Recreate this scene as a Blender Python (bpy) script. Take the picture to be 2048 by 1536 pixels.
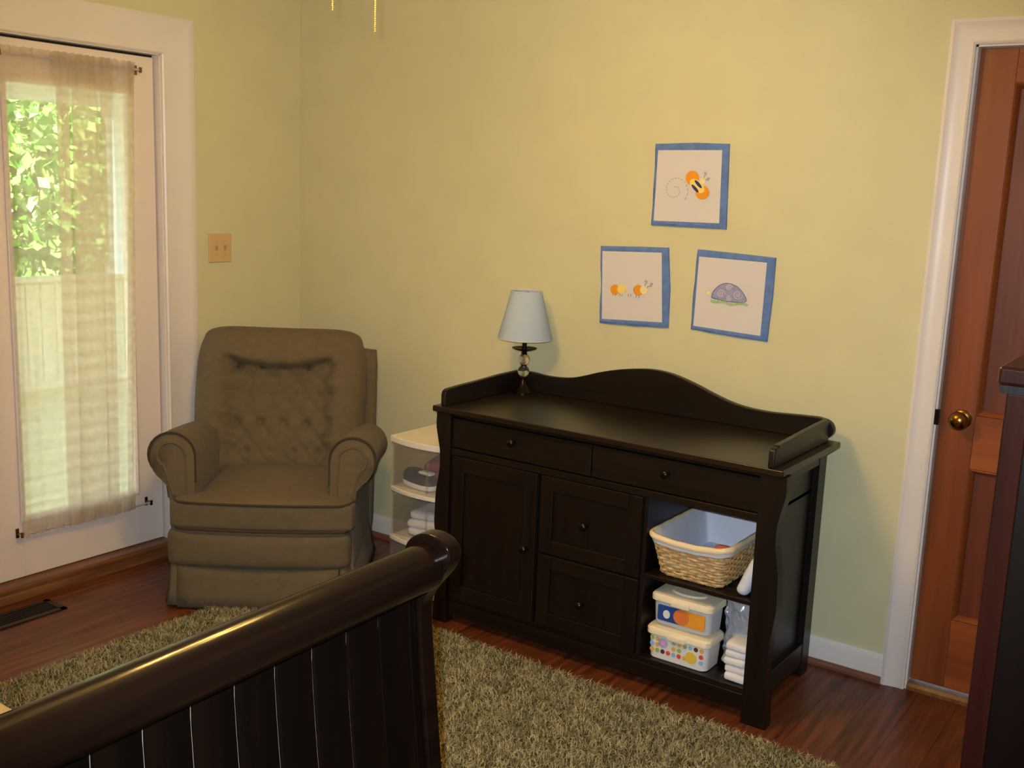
import bpy, bmesh, math, random
import numpy as np
from mathutils import Matrix, Vector, noise
R = random.Random(7)
for o in list(bpy.data.objects): bpy.data.objects.remove(o)
SC = bpy.context.scene
COL = SC.collection
PI = math.pi

# ------------------------------------------------------------------ camera
cam = bpy.data.cameras.new('camera'); camo = bpy.data.objects.new('camera', cam); COL.objects.link(camo)
cr_ = Vector((0.81513, 0.57804, 0.03787)); cu_ = Vector((-0.13524, 0.12633, 0.98273)); cw_ = Vector((-0.56327, 0.80617, -0.18115))
camo.matrix_world = Matrix(((cr_.x, cu_.x, -cw_.x, 3.6284), (cr_.y, cu_.y, -cw_.y, -3.4442), (cr_.z, cu_.z, -cw_.z, 1.5744), (0, 0, 0, 1)))
cam.sensor_fit = 'HORIZONTAL'; cam.sensor_width = 36.0; cam.lens = 2112.45 / 2048 * 36; cam.clip_start = 0.02
SC.camera = camo
# ------------------------------------------------------------------ light and exposure
SKY = 0.30; SUN = 7.0; FAN = 36.0; FLASH = 60.0; EXPO = 1.93
W = bpy.data.worlds.new('world'); SC.world = W; W.use_nodes = True
nt = W.node_tree; sky = nt.nodes.new('ShaderNodeTexSky'); sky.sky_type = 'NISHITA'
sky.sun_disc = False; sky.sun_elevation = math.radians(48); sky.sun_rotation = math.radians(160)
nt.links.new(sky.outputs[0], nt.nodes['Background'].inputs[0]); nt.nodes['Background'].inputs[1].default_value = SKY
sl = bpy.data.lights.new('sun', 'SUN'); so = bpy.data.objects.new('sun', sl); COL.objects.link(so)
sl.energy = SUN; sl.angle = 0.009; sl.color = (1, .95, .86)
so.rotation_euler = Vector((-0.25, 0.65, -0.72)).to_track_quat('-Z', 'Y').to_euler()
fl = bpy.data.lights.new('camera_flash', 'SPOT'); fo = bpy.data.objects.new('camera_flash', fl); COL.objects.link(fo)
fl.energy = FLASH; fl.color = (.80, .90, 1.0); fl.shadow_soft_size = .012; fl.spot_size = math.radians(78); fl.spot_blend = .75
fo.location = Vector((3.6284, -3.4442, 1.5744)) + cu_ * .045 - cr_ * .03
fo.rotation_euler = cw_.to_track_quat('-Z', 'Y').to_euler()
SC.view_settings.view_transform = 'Standard'; SC.view_settings.look = 'None'
SC.view_settings.exposure = EXPO; SC.view_settings.gamma = 1.0; SC.view_settings.use_curve_mapping = False

# ------------------------------------------------------------------ helpers: materials
def lin(c):
    return tuple((v / 12.92 if v <= .04045 else ((v + .055) / 1.055) ** 2.4) for v in (x / 255 for x in c)) + (1,)
def mat(name, rgb, rough=.5, spec=.5, var=.0, vscale=30, bump=0., bscale=200, metal=0., sheen=0., coat=0., stretch=None, rgb2=None, island=False):
    m = bpy.data.materials.new(name); m.use_nodes = True; t = m.node_tree; b = t.nodes['Principled BSDF']
    b.inputs['Roughness'].default_value = rough; b.inputs['Specular IOR Level'].default_value = spec
    b.inputs['Metallic'].default_value = metal; b.inputs['Base Color'].default_value = lin(rgb)
    if sheen: b.inputs['Sheen Weight'].default_value = sheen; b.inputs['Sheen Roughness'].default_value = .4
    if coat: b.inputs['Coat Weight'].default_value = coat; b.inputs['Coat Roughness'].default_value = .12
    geo = t.nodes.new('ShaderNodeNewGeometry'); mp = t.nodes.new('ShaderNodeMapping')
    if stretch: mp.inputs['Scale'].default_value = stretch
    t.links.new(geo.outputs['Position'], mp.inputs[0])
    if var or rgb2:
        n = t.nodes.new('ShaderNodeTexNoise'); n.inputs['Scale'].default_value = vscale; n.inputs['Detail'].default_value = 5
        t.links.new(mp.outputs[0], n.inputs['Vector'])
        rp = t.nodes.new('ShaderNodeValToRGB'); rp.color_ramp.elements[0].position = .3; rp.color_ramp.elements[1].position = .7
        a = rgb; c2 = rgb2 or tuple(min(255, v * (1 + var)) for v in rgb)
        if not rgb2: a = tuple(v * (1 - var) for v in rgb)
        rp.color_ramp.elements[0].color = lin(a); rp.color_ramp.elements[1].color = lin(c2)
        t.links.new(n.outputs[0], rp.inputs[0])
        if island:
            mx = t.nodes.new('ShaderNodeMath'); mx.operation = 'MULTIPLY_ADD'; mx.inputs[1].default_value = .5
            sc2 = t.nodes.new('ShaderNodeMath'); sc2.operation = 'MULTIPLY'; sc2.inputs[1].default_value = .55
            t.links.new(n.outputs[0], sc2.inputs[0])
            t.links.new(geo.outputs['Random Per Island'], mx.inputs[0]); t.links.new(sc2.outputs[0], mx.inputs[2])
            t.links.new(mx.outputs[0], rp.inputs[0])
        t.links.new(rp.outputs[0], b.inputs['Base Color'])
    if bump:
        n2 = t.nodes.new('ShaderNodeTexNoise'); n2.inputs['Scale'].default_value = bscale; n2.inputs['Detail'].default_value = 3
        t.links.new(mp.outputs[0], n2.inputs['Vector'])
        bp = t.nodes.new('ShaderNodeBump'); bp.inputs['Strength'].default_value = bump; bp.inputs['Distance'].default_value = .004
        t.links.new(n2.outputs[0], bp.inputs['Height']); t.links.new(bp.outputs[0], b.inputs['Normal'])
    return m
def wood(name, a, b, grain='z', rough=.3, coat=0., sc=9, spec=.5):
    s = {'x': (.06, 1, 1), 'y': (1, .06, 1), 'z': (1, 1, .06)}[grain]
    return mat(name, a, rough, spec=spec, rgb2=b, vscale=sc * 3, stretch=s, bump=.05, bscale=160, coat=coat)
def sheer(name, rgb, clear, gloss=0., trans=.5, stripe=0.):
    m = bpy.data.materials.new(name); m.use_nodes = True; t = m.node_tree; t.nodes.clear()
    o = t.nodes.new('ShaderNodeOutputMaterial'); tr = t.nodes.new('ShaderNodeBsdfTransparent')
    d = t.nodes.new('ShaderNodeBsdfDiffuse'); l = t.nodes.new('ShaderNodeBsdfTranslucent')
    d.inputs[0].default_value = lin(rgb); l.inputs[0].default_value = lin(rgb)
    m1 = t.nodes.new('ShaderNodeMixShader'); m1.inputs[0].default_value = trans
    t.links.new(d.outputs[0], m1.inputs[1]); t.links.new(l.outputs[0], m1.inputs[2])
    last = m1
    if gloss:
        g = t.nodes.new('ShaderNodeBsdfGlossy'); g.inputs['Roughness'].default_value = .12
        m3 = t.nodes.new('ShaderNodeMixShader'); m3.inputs[0].default_value = gloss
        t.links.new(m1.outputs[0], m3.inputs[1]); t.links.new(g.outputs[0], m3.inputs[2]); last = m3
    m2 = t.nodes.new('ShaderNodeMixShader'); m2.inputs[0].default_value = clear
    t.links.new(last.outputs[0], m2.inputs[1]); t.links.new(tr.outputs[0], m2.inputs[2])
    if stripe:
        geo = t.nodes.new('ShaderNodeNewGeometry'); wv = t.nodes.new('ShaderNodeTexWave'); wv.bands_direction = 'Z'
        wv.inputs['Scale'].default_value = 5.6; wv.inputs['Distortion'].default_value = 1.2; wv.inputs['Detail'].default_value = 1
        t.links.new(geo.outputs['Position'], wv.inputs[0])
        ma = t.nodes.new('ShaderNodeMath'); ma.operation = 'MULTIPLY_ADD'; ma.inputs[1].default_value = stripe; ma.inputs[2].default_value = clear - stripe / 2
        t.links.new(wv.outputs['Fac'], ma.inputs[0]); t.links.new(ma.outputs[0], m2.inputs[0])
    t.links.new(m2.outputs[0], o.inputs[0]); return m

# ------------------------------------------------------------------ helpers: geometry
def box(bm, x0, x1, y0, y1, z0, z1):
    v = [bm.verts.new(p) for p in ((x0, y0, z0), (x1, y0, z0), (x1, y1, z0), (x0, y1, z0), (x0, y0, z1), (x1, y0, z1), (x1, y1, z1), (x0, y1, z1))]
    for f in ((3, 2, 1, 0), (4, 5, 6, 7), (0, 1, 5, 4), (1, 2, 6, 5), (2, 3, 7, 6), (3, 0, 4, 7)): bm.faces.new([v[i] for i in f])
def loft(bm, rings, cap=True, close=True):
    vs = [[bm.verts.new(p) for p in r] for r in rings]; n = len(vs[0])
    for a, b in zip(vs, vs[1:]):
        for i in range(n if close else n - 1):
            j = (i + 1) % n; bm.faces.new((a[i], a[j], b[j], b[i]))
    if cap and close: bm.faces.new(vs[0][::-1]); bm.faces.new(vs[-1])
    return vs
def prism(bm, pts, axis, a, b):
    f = {'x': lambda p, t: (t, p[0], p[1]), 'y': lambda p, t: (p[0], t, p[1]), 'z': lambda p, t: (p[0], p[1], t)}[axis]
    loft(bm, [[f(p, a) for p in pts], [f(p, b) for p in pts]])
def lathe(bm, prof, c=(0, 0, 0), n=32, cap=True):
    loft(bm, [[(c[0] + r * math.cos(2 * PI * i / n), c[1] + r * math.sin(2 * PI * i / n), c[2] + z) for i in range(n)] for r, z in prof], cap)
def tube(bm, pts, r, n=8, closed=False):
    pts = [Vector(p) for p in pts]; rings = []; m = len(pts); prev = None
    for i, p in enumerate(pts):
        a = pts[(i - 1) % m] if (closed or i) else p; b = pts[(i + 1) % m] if (closed or i < m - 1) else p
        d = (b - a).normalized()
        if prev is None: u = d.orthogonal().normalized()
        else: u = (prev - d * prev.dot(d)).normalized()
        prev = u; v = d.cross(u); rr = r[i] if isinstance(r, (list, tuple)) else r
        rings.append([p + (u * math.cos(2 * PI * k / n) + v * math.sin(2 * PI * k / n)) * rr for k in range(n)])
    if closed:
        vs = [[bm.verts.new(q) for q in rg] for rg in rings]
        for i in range(m):
            a, b = vs[i], vs[(i + 1) % m]
            for k in range(n): bm.faces.new((a[k], a[(k + 1) % n], b[(k + 1) % n], b[k]))
    else: loft(bm, rings)
def pillow(bm, c, h, r, bulge=(0, 0, 0), n=9, fn=None):
    tmp = bmesh.new(); bmesh.ops.create_cube(tmp, size=2)
    bmesh.ops.subdivide_edges(tmp, edges=tmp.edges[:], cuts=n, use_grid_fill=True)
    mp = {}
    for v in tmp.verts:
        s = v.co.copy(); # push the grid lines towards the rounded rim
        s = Vector([math.copysign(abs(k) ** .8, k) for k in s])
        q = Vector([max(-(h[k] - r), min(h[k] - r, s[k] * h[k])) for k in range(3)]); d = Vector([s[k] * h[k] - q[k] for k in range(3)])
        p = q + (d.normalized() * r if d.length > 1e-6 else Vector((0, 0, 0)))
        for k in range(3):
            a, b2 = [j for j in range(3) if j != k]
            p[k] += bulge[k] * s[k] * max(0, 1 - s[a] ** 2) * max(0, 1 - s[b2] ** 2)
        p = Vector(c) + p
        if fn: p = Vector(fn(p))
        mp[v.index] = bm.verts.new(p)
    tmp.verts.index_update()
    for f in tmp.faces: bm.faces.new([mp[v.index] for v in f.verts])
    tmp.free()
def spline(pts, n=6, closed=False):
    out = []; m = len(pts)
    for i in range(m if closed else m - 1):
        g = lambda k: pts[k % m] if closed else pts[max(0, min(m - 1, k))]
        a, b, c, d = g(i - 1), g(i), g(i + 1), g(i + 2)
        for k in range(n):
            t = k / n
            out.append(tuple(.5 * (2 * b[j] + (c[j] - a[j]) * t + (2 * a[j] - 5 * b[j] + 4 * c[j] - d[j]) * t * t + (3 * b[j] - a[j] - 3 * c[j] + d[j]) * t ** 3) for j in range(len(b))))
    if not closed: out.append(tuple(pts[-1]))
    return out
def BM(): return bmesh.new()
def obj(name, bm, m, parent=None, local=False, bevel=0., seg=2, smooth=True, ang=38, label=None, sub=0):
    bmesh.ops.recalc_face_normals(bm, faces=bm.faces[:])
    if parent is not None and not local:
        root = parent
        while root.parent: root = root.parent
        bm.transform(root.matrix_basis.inverted())
    me = bpy.data.meshes.new(name); bm.to_mesh(me); bm.free()
    for mm in (m if isinstance(m, (list, tuple)) else [m]): me.materials.append(mm)
    if smooth:
        me.polygons.foreach_set('use_smooth', [True] * len(me.polygons)); me.set_sharp_from_angle(angle=math.radians(ang))
    o = bpy.data.objects.new(name, me); COL.objects.link(o); o.parent = parent
    if bevel:
        b = o.modifiers.new('bevel', 'BEVEL'); b.width = bevel; b.segments = seg; b.limit_method = 'ANGLE'; b.harden_normals = True
    if sub: s = o.modifiers.new('sub', 'SUBSURF'); s.levels = sub; s.render_levels = sub
    if label: o['label'] = label
    return o
def bx(name, b, m, parent=None, bevel=.002, local=False, label=None):
    bm = BM(); box(bm, *b); return obj(name, bm, m, parent, local, bevel, label=label)
def tag(o, label, cat, group=None, kind=None):
    o['label'] = label; o['category'] = cat
    if group: o['group'] = group
    if kind: o['kind'] = kind
    return o
def thing(name, label, cat, loc=(0, 0, 0), rz=0., group=None):
    o = bpy.data.objects.new(name, None); COL.objects.link(o); o.empty_display_size = .1
    o.location = loc; o.rotation_euler = (0, 0, rz); o.matrix_basis = Matrix.Translation(loc) @ Matrix.Rotation(rz, 4, 'Z')
    return tag(o, label, cat, group)
def struct(o, label, cat): return tag(o, label, cat, kind='structure')
def sroot(name, label, cat, loc=(0, 0, 0)):
    o = thing(name, label, cat, loc); o['kind'] = 'structure'; return o
def ellipse(cx, cz, rx, rz, n=24, a0=0, a1=2 * PI, rot=0):
    full = abs(a1 - a0 - 2 * PI) < 1e-6; out = []
    for i in range(n if full else n + 1):
        a = a0 + (a1 - a0) * i / n; x, z = rx * math.cos(a), rz * math.sin(a)
        out.append((cx + x * math.cos(rot) - z * math.sin(rot), cz + x * math.sin(rot) + z * math.cos(rot)))
    return out

# ------------------------------------------------------------------ materials
M_wall = mat('sage_paint', (207, 202, 164), .62, spec=.3, var=.012, vscale=6, bump=.06, bscale=260)
M_ceil = mat('ceiling_paint', (236, 232, 222), .8, spec=.2, bump=.1, bscale=150)
M_trim = mat('white_trim_paint', (225, 217, 212), .36, spec=.45, var=.008, vscale=5)
M_door = mat('white_door_paint', (228, 214, 204), .35, spec=.4, var=.008, vscale=4)
M_floor = wood('red_brown_floor', (66, 31, 18), (122, 66, 38), 'y', .33, sc=18, spec=.32)
M_sill = wood('oak_threshold', (96, 58, 32), (140, 92, 54), 'y', .35, sc=16)
M_shoe = wood('brown_shoe_mould', (104, 66, 46), (136, 92, 66), 'x', .4, sc=16)
M_pine = wood('pine_door', (112, 56, 25), (152, 83, 41), 'z', .34, sc=5)
M_pine_h = wood('pine_rail', (122, 60, 26), (162, 88, 42), 'x', .34, sc=5)
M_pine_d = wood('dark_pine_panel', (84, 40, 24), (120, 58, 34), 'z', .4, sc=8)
M_esp = wood('espresso_wood', (18, 12, 9), (29, 20, 14), 'x', .36, sc=12, spec=.35)
M_espz = wood('espresso_wood_upright', (17, 11, 9), (27, 18, 14), 'z', .36, sc=12, spec=.35)
M_esptop = wood('espresso_top', (24, 16, 11), (36, 24, 16), 'x', .30, sc=12, spec=.5)
M_bed = wood('gloss_espresso', (18, 10, 7), (30, 17, 11), 'y', .16, sc=10, spec=.2)
M_bedz = wood('gloss_espresso_upright', (12, 8, 6), (18, 11, 8), 'z', .22, sc=10, spec=.22)
M_tongue = wood('bare_wood', (150, 136, 118), (190, 176, 158), 'z', .6, sc=10)
M_cherry = wood('dark_cherry', (40, 16, 13), (58, 24, 19), 'z', .22, sc=8)
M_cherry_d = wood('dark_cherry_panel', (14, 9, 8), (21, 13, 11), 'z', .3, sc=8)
M_bronze = mat('dark_bronze', (46, 36, 30), .3, metal=.9, var=.1, vscale=60)
M_brass = mat('aged_brass', (150, 108, 58), .25, metal=1, var=.06, vscale=50)
M_chain = mat('bright_brass', (232, 200, 130), .3, metal=.8)
M_black = mat('black_rubber', (22, 18, 18), .7)
M_ventm = mat('brown_metal', (52, 40, 32), .4, metal=.5)
M_ivory = mat('ivory_plastic', (206, 176, 124), .4)
M_ivory2 = mat('ivory_toggle', (190, 158, 106), .4)
M_velvet = mat('olive_velvet', (106, 92, 70), .9, spec=.12, var=.035, vscale=30, bump=.25, bscale=600, sheen=.08)
M_velvet_d = mat('olive_velvet_welt', (70, 59, 44), .9, spec=.1, sheen=.1)
M_white_pl = mat('white_plastic', (232, 224, 210), .35)
M_clear = sheer('clear_plastic', (226, 224, 220), .87, gloss=.15, trans=.5)
M_cloth = mat('white_cloth', (226, 222, 222), .9, spec=.1, bump=.2, bscale=120)
M_bluecloth = mat('bluish_white_cloth', (212, 216, 228), .9, spec=.1, bump=.2, bscale=90)
M_cream = mat('cream_sheet', (226, 208, 170), .9, spec=.1, bump=.15, bscale=120)
M_creamtrim = mat('cream_liner_trim', (236, 216, 178), .85, spec=.1, bump=.2, bscale=150)
M_wicker = mat('wicker', (170, 130, 78), .55, rgb2=(224, 190, 132), vscale=70, bump=.2, bscale=300)
M_shade = sheer('lamp_shade_cloth', (200, 214, 232), .0, trans=.25)
M_rug = mat('shag_yarn', (96, 86, 54), .95, spec=.05, rgb2=(184, 170, 124), vscale=16, island=True)
M_rugb = mat('rug_backing', (70, 62, 40), .95, spec=.05, var=.1)
M_qw = mat('quilt_white_cotton', (212, 207, 208), .9, spec=.1, bump=.35, bscale=35)
M_qb = mat('quilt_blue_cotton', (100, 128, 184), .9, spec=.1, var=.06, vscale=40, bump=.2, bscale=120)
M_orange = mat('orange_thread', (236, 156, 46), .8, spec=.1, bump=.3, bscale=500)
M_yel = mat('yellow_thread', (240, 216, 128), .8, spec=.1, bump=.3, bscale=500)
M_pyel = mat('pale_yellow_thread', (234, 220, 170), .8, spec=.1)
M_navy = mat('navy_thread', (62, 66, 112), .8, spec=.1)
M_grey = mat('grey_thread', (120, 116, 124), .8, spec=.1)
M_shell = mat('lilac_blue_thread', (150, 154, 190), .8, spec=.1, var=.06, vscale=120)
M_pink = mat('pink_thread', (222, 196, 206), .8, spec=.1)
M_lime = mat('lime_thread', (176, 212, 122), .8, spec=.1)
M_red = mat('red_fabric', (158, 52, 60), .8, bump=.2, bscale=100)
M_shoe_n = mat('navy_shoe', (44, 46, 62), .6)
M_lab_blue = mat('label_blue', (40, 74, 148), .4)
M_lab_or = mat('label_orange', (236, 158, 52), .4)
M_lab_or2 = mat('label_deep_orange', (222, 124, 60), .4)
M_tub = mat('white_tub_plastic', (232, 228, 224), .25)
M_tubgrey = mat('frosted_tub_plastic', (206, 206, 210), .25)
M_tublid = mat('cream_tub_lid', (240, 226, 196), .3)
M_film = sheer('diaper_bag_film', (226, 233, 243), .22, gloss=.35, trans=.4)
DOTS = {k: mat('dot_' + k, v, .4) for k, v in dict(green=(162, 190, 84), orange=(232, 176, 88), brown=(96, 54, 50), blue=(150, 190, 224), red=(222, 84, 60), lilac=(168, 170, 220), yellow=(232, 196, 70), pink=(226, 160, 190)).items()}
M_glass = bpy.data.materials.new('window_glass'); M_glass.use_nodes = True
_t = M_glass.node_tree; _t.nodes.clear(); _o = _t.nodes.new('ShaderNodeOutputMaterial'); _a = _t.nodes.new('ShaderNodeBsdfTransparent'); _g = _t.nodes.new('ShaderNodeBsdfGlossy'); _m = _t.nodes.new('ShaderNodeMixShader')
_g.inputs['Roughness'].default_value = .02; _a.inputs[0].default_value = (.93, .96, .94, 1); _m.inputs[0].default_value = .06
_t.links.new(_a.outputs[0], _m.inputs[1]); _t.links.new(_g.outputs[0], _m.inputs[2]); _t.links.new(_m.outputs[0], _o.inputs[0])
M_crystal = bpy.data.materials.new('crystal'); M_crystal.use_nodes = True
_b = M_crystal.node_tree.nodes['Principled BSDF']; _b.inputs['Transmission Weight'].default_value = 1; _b.inputs['Roughness'].default_value = .0; _b.inputs['IOR'].default_value = 1.52
M_bowl = bpy.data.materials.new('lit_frosted_bowl'); M_bowl.use_nodes = True
_b = M_bowl.node_tree.nodes['Principled BSDF']; _b.inputs['Emission Color'].default_value = (1.0, .625, .17, 1); _b.inputs['Emission Strength'].default_value = FAN; _b.inputs['Base Color'].default_value = (.8, .7, .5, 1)
M_fan = mat('white_fan_enamel', (226, 220, 206), .35)
M_deck = wood('pale_deck', (196, 178, 128), (222, 204, 154), 'y', .6, sc=8)
M_rail = wood('pale_board', (206, 188, 146), (226, 208, 166), 'z', .6, sc=8)
M_ext = mat('exterior_white', (236, 236, 230), .6)
M_leaf = mat('leaf', (70, 130, 40), .5, rgb2=(168, 210, 110), vscale=3, island=True)
M_bark = mat('bark', (92, 78, 60), .9, var=.2, vscale=20)
M_lawn = mat('lawn', (96, 136, 60), .9, var=.2, vscale=4)

# ------------------------------------------------------------------ room shell
RX, RY, RZ = 3.90, -4.40, 2.44
DX0, DX1, DH = 2.853, 3.62, 2.047          # wooden door opening in the back wall
LY0, LY1, LH = -1.512, -0.744, 2.042       # glazed door opening in the left wall
bm = BM(); box(bm, -.16, DX0, 0, .14, 0, RZ); box(bm, DX1, RX + .14, 0, .14, 0, RZ); box(bm, DX0, DX1, 0, .14, DH, RZ)
struct(obj('wall_back', bm, M_wall, smooth=False), 'pale yellow-green painted wall behind the changing table', 'wall')
bm = BM(); box(bm, -.16, 0, LY1, 0, 0, RZ); box(bm, -.16, 0, RY, LY0, 0, RZ); box(bm, -.16, 0, LY0, LY1, LH, RZ); box(bm, -.16, 0, LY0, LY1, -.1, 0)
struct(obj('wall_left', bm, M_wall, smooth=False), 'pale yellow-green painted wall with the glazed white door', 'wall')
bm = BM(); box(bm, RX, RX + .14, RY, 0, 0, RZ); struct(obj('wall_right', bm, M_wall, smooth=False), 'pale yellow-green wall behind the tall cherry chest', 'wall')
bm = BM(); box(bm, -.16, RX + .14, RY - .14, RY, 0, RZ); struct(obj('wall_front', bm, M_wall, smooth=False), 'pale yellow-green wall opposite the changing table', 'wall')
bm = BM(); box(bm, -.16, RX + .14, RY - .14, .14, RZ, RZ + .12); struct(obj('ceiling', bm, M_ceil, smooth=False), 'plain off-white ceiling above the room', 'ceiling')
fl_ = sroot('floor', 'glossy reddish-brown hardwood plank floor', 'floor')
bm = BM(); box(bm, -.02, RX, RY, .14, -.06, -.012); obj('subfloor', bm, M_black, fl_, smooth=False)
pw = .121; ncol = int(math.ceil(RX / pw)); meshes = {}
for i in range(ncol):
    y = RY - R.random() * 1.2
    while y < 0.03:
        L = R.choice((.9, 1.25, 1.6)); a = max(y, RY); b = min(y + L, .03); y += L
        if b - a < .05: continue
        x0 = i * pw; x1 = min(x0 + pw, RX); key = (round(b - a, 3), round(x1 - x0, 3))
        if key not in meshes:
            bm = BM(); w2 = (x1 - x0) / 2 - .0004; l2 = (b - a) / 2 - .0004
            box(bm, -w2, w2, -l2, l2, -.012, 0); me = bpy.data.meshes.new('plank'); bmesh.ops.recalc_face_normals(bm, faces=bm.faces[:]); bm.to_mesh(me); bm.free(); me.materials.append(M_floor); meshes[key] = me
        o = bpy.data.objects.new('plank', meshes[key]); COL.objects.link(o); o.parent = fl_; o.location = ((x0 + x1) / 2, (a + b) / 2, 0)
# per-plank tone from the object's random value
t = M_floor.node_tree; bs = t.nodes['Principled BSDF']; src = bs.inputs['Base Color'].links[0].from_socket
oi = t.nodes.new('ShaderNodeObjectInfo'); hs = t.nodes.new('ShaderNodeHueSaturation'); ma = t.nodes.new('ShaderNodeMath'); ma.operation = 'MULTIPLY_ADD'; ma.inputs[1].default_value = .32; ma.inputs[2].default_value = .84
t.links.new(oi.outputs['Random'], ma.inputs[0]); t.links.new(ma.outputs[0], hs.inputs['Value']); t.links.new(src, hs.inputs['Color']); t.links.new(hs.outputs[0], bs.inputs['Base Color'])

# baseboards
def baseboard(name, a, b, side, label):
    r = sroot(name, label, 'baseboard')
    prof = [(0, .022), (.014, .022), (.014, .082), (.010, .090), (.006, .0985), (0, .0985)]
    sh = [(0, 0), (.026, 0), (.026, .010), (.022, .018), (.015, .022), (0, .022)]
    for nm, pr, mm in (('board', prof, M_trim), ('shoe_moulding', sh, M_shoe)):
        bm = BM()
        if side == 'back': prism(bm, [(-p, z) for p, z in pr], 'x', a, b)
        elif side == 'left': prism(bm, pr, 'y', a, b)
        elif side == 'right': prism(bm, [(RX - p, z) for p, z in pr], 'y', a, b)
        else: prism(bm, [(RY + p, z) for p, z in pr], 'x', a, b)
        obj(nm, bm, mm, r)
    return r
baseboard('baseboard_back', 0, 2.780, 'back', 'white baseboard with brown shoe moulding under the long wall')
baseboard('baseboard_left', -.60, 0, 'left', 'short white baseboard between glazed door and room corner')
baseboard('baseboard_right', RY, 0, 'right', 'white baseboard behind the tall cherry chest')
baseboard('baseboard_front', 0, RX, 'front', 'white baseboard on the wall facing the changing table')

# door casings
def casing(name, label, plane, i0, i1, h, w, th):
    r = sroot(name, label, 'door casing')
    prof = [(0, 0), (0, th * .55), (.006, th * .75), (.012, th * .6), (w * .55, th * .8), (w * .8, th), (w - .01, th * 1.15), (w, th), (w, 0)]
    def P(o, d, z):
        return (o, -d, z) if plane == 'back' else (d, o, z)
    for s, e in ((-1, i0), (1, i1)):
        bm = BM()
        loft(bm, [[P(e + s * o, d, 0) for o, d in prof], [P(e + s * o, d, h + o) for o, d in prof]]); obj('side_casing', bm, M_trim, r)
    bm = BM(); loft(bm, [[P(i0 - o, d, h + o) for o, d in prof], [P(i1 + o, d, h + o) for o, d in prof]]); obj('head_casing', bm, M_trim, r)
    bm = BM(); 
    if plane == 'back': box(bm, i0 - .004, i0 + .006, 0, .10, 0, h); box(bm, i1 - .006, i1 + .004, 0, .10, 0, h); box(bm, i0, i1, 0, .10, h - .006, h + .004)
    else: box(bm, -.14, 0, i0 - .003, i0 + .004, 0, h); box(bm, -.14, 0, i1 - .004, i1 + .003, 0, h); box(bm, -.14, 0, i0, i1, h - .004, h + .003)
    obj('jamb', bm, M_trim, r)
casing('trim_1', 'white casing around the glazed door on the left', 'left', LY0, LY1, LH, .145, .022)
casing('trim_2', 'white moulded casing around the brown panelled door', 'back', DX0, DX1, DH, .073, .02)

# ------------------------------------------------------------------ glazed exterior door
d1 = sroot('door_1', 'white full-glass exterior door behind a sheer curtain', 'door', (-.03, -1.13, 0))
y0, y1, zb, zt = -1.500, -.756, .064, 2.028; gy0, gy1, gz0, gz1 = -1.374, -.884, .290, 1.890
xf, xb = -.03, -.072
bx('stile', (xb, xf, y0, gy0, zb, zt), M_door, d1); bx('stile', (xb, xf, gy1, y1, zb, zt), M_door, d1)
bx('rail', (xb, xf, gy0, gy1, zb, gz0), M_door, d1); bx('rail', (xb, xf, gy0, gy1, gz1, zt), M_door, d1)
bm = BM(); prof = [(0, 0), (0, .010), (.008, .014), (.018, .010), (.024, 0)]
for (ya, yb2, za, zb2) in ((gy0, gy1, gz0, gz1),):
    rg = []
    for o, d in prof: rg.append([(xf + d, ya - .0 + o * 0 - (.012 - o), za - (.012 - o)), (xf + d, yb2 + (.012 - o), za - (.012 - o)), (xf + d, yb2 + (.012 - o), zb2 + (.012 - o)), (xf + d, ya - (.012 - o), zb2 + (.012 - o))])
    loft(bm, rg, cap=False)
obj('glazing_bead', bm, M_door, d1, ang=20)
bx('glass_pane', (-.055, -.049, gy0 - .005, gy1 + .005, gz0 - .005, gz1 + .005), M_glass, d1, bevel=0)
bm = BM(); box(bm, -.062, -.046, LY0 + .003, y0 - .0002, zb, zt + .01); box(bm, -.062, -.046, y1 + .0002, LY1 - .003, zb, zt + .01); box(bm, -.062, -.046, y0, y1, zt + .0002, LH - .003)
obj('weatherstrip', bm, M_black, d1)
th = sroot('trim_3', 'brown wooden threshold below the glazed white door', 'threshold')
bm = BM(); prism(bm, [(-.15, 0), (.034, 0), (.034, .028), (.030, .034), (.034, .040), (.034, .050), (.026, .058), (-.15, .063)], 'y', -1.70, -.70); obj('sill', bm, M_sill, th)

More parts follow.
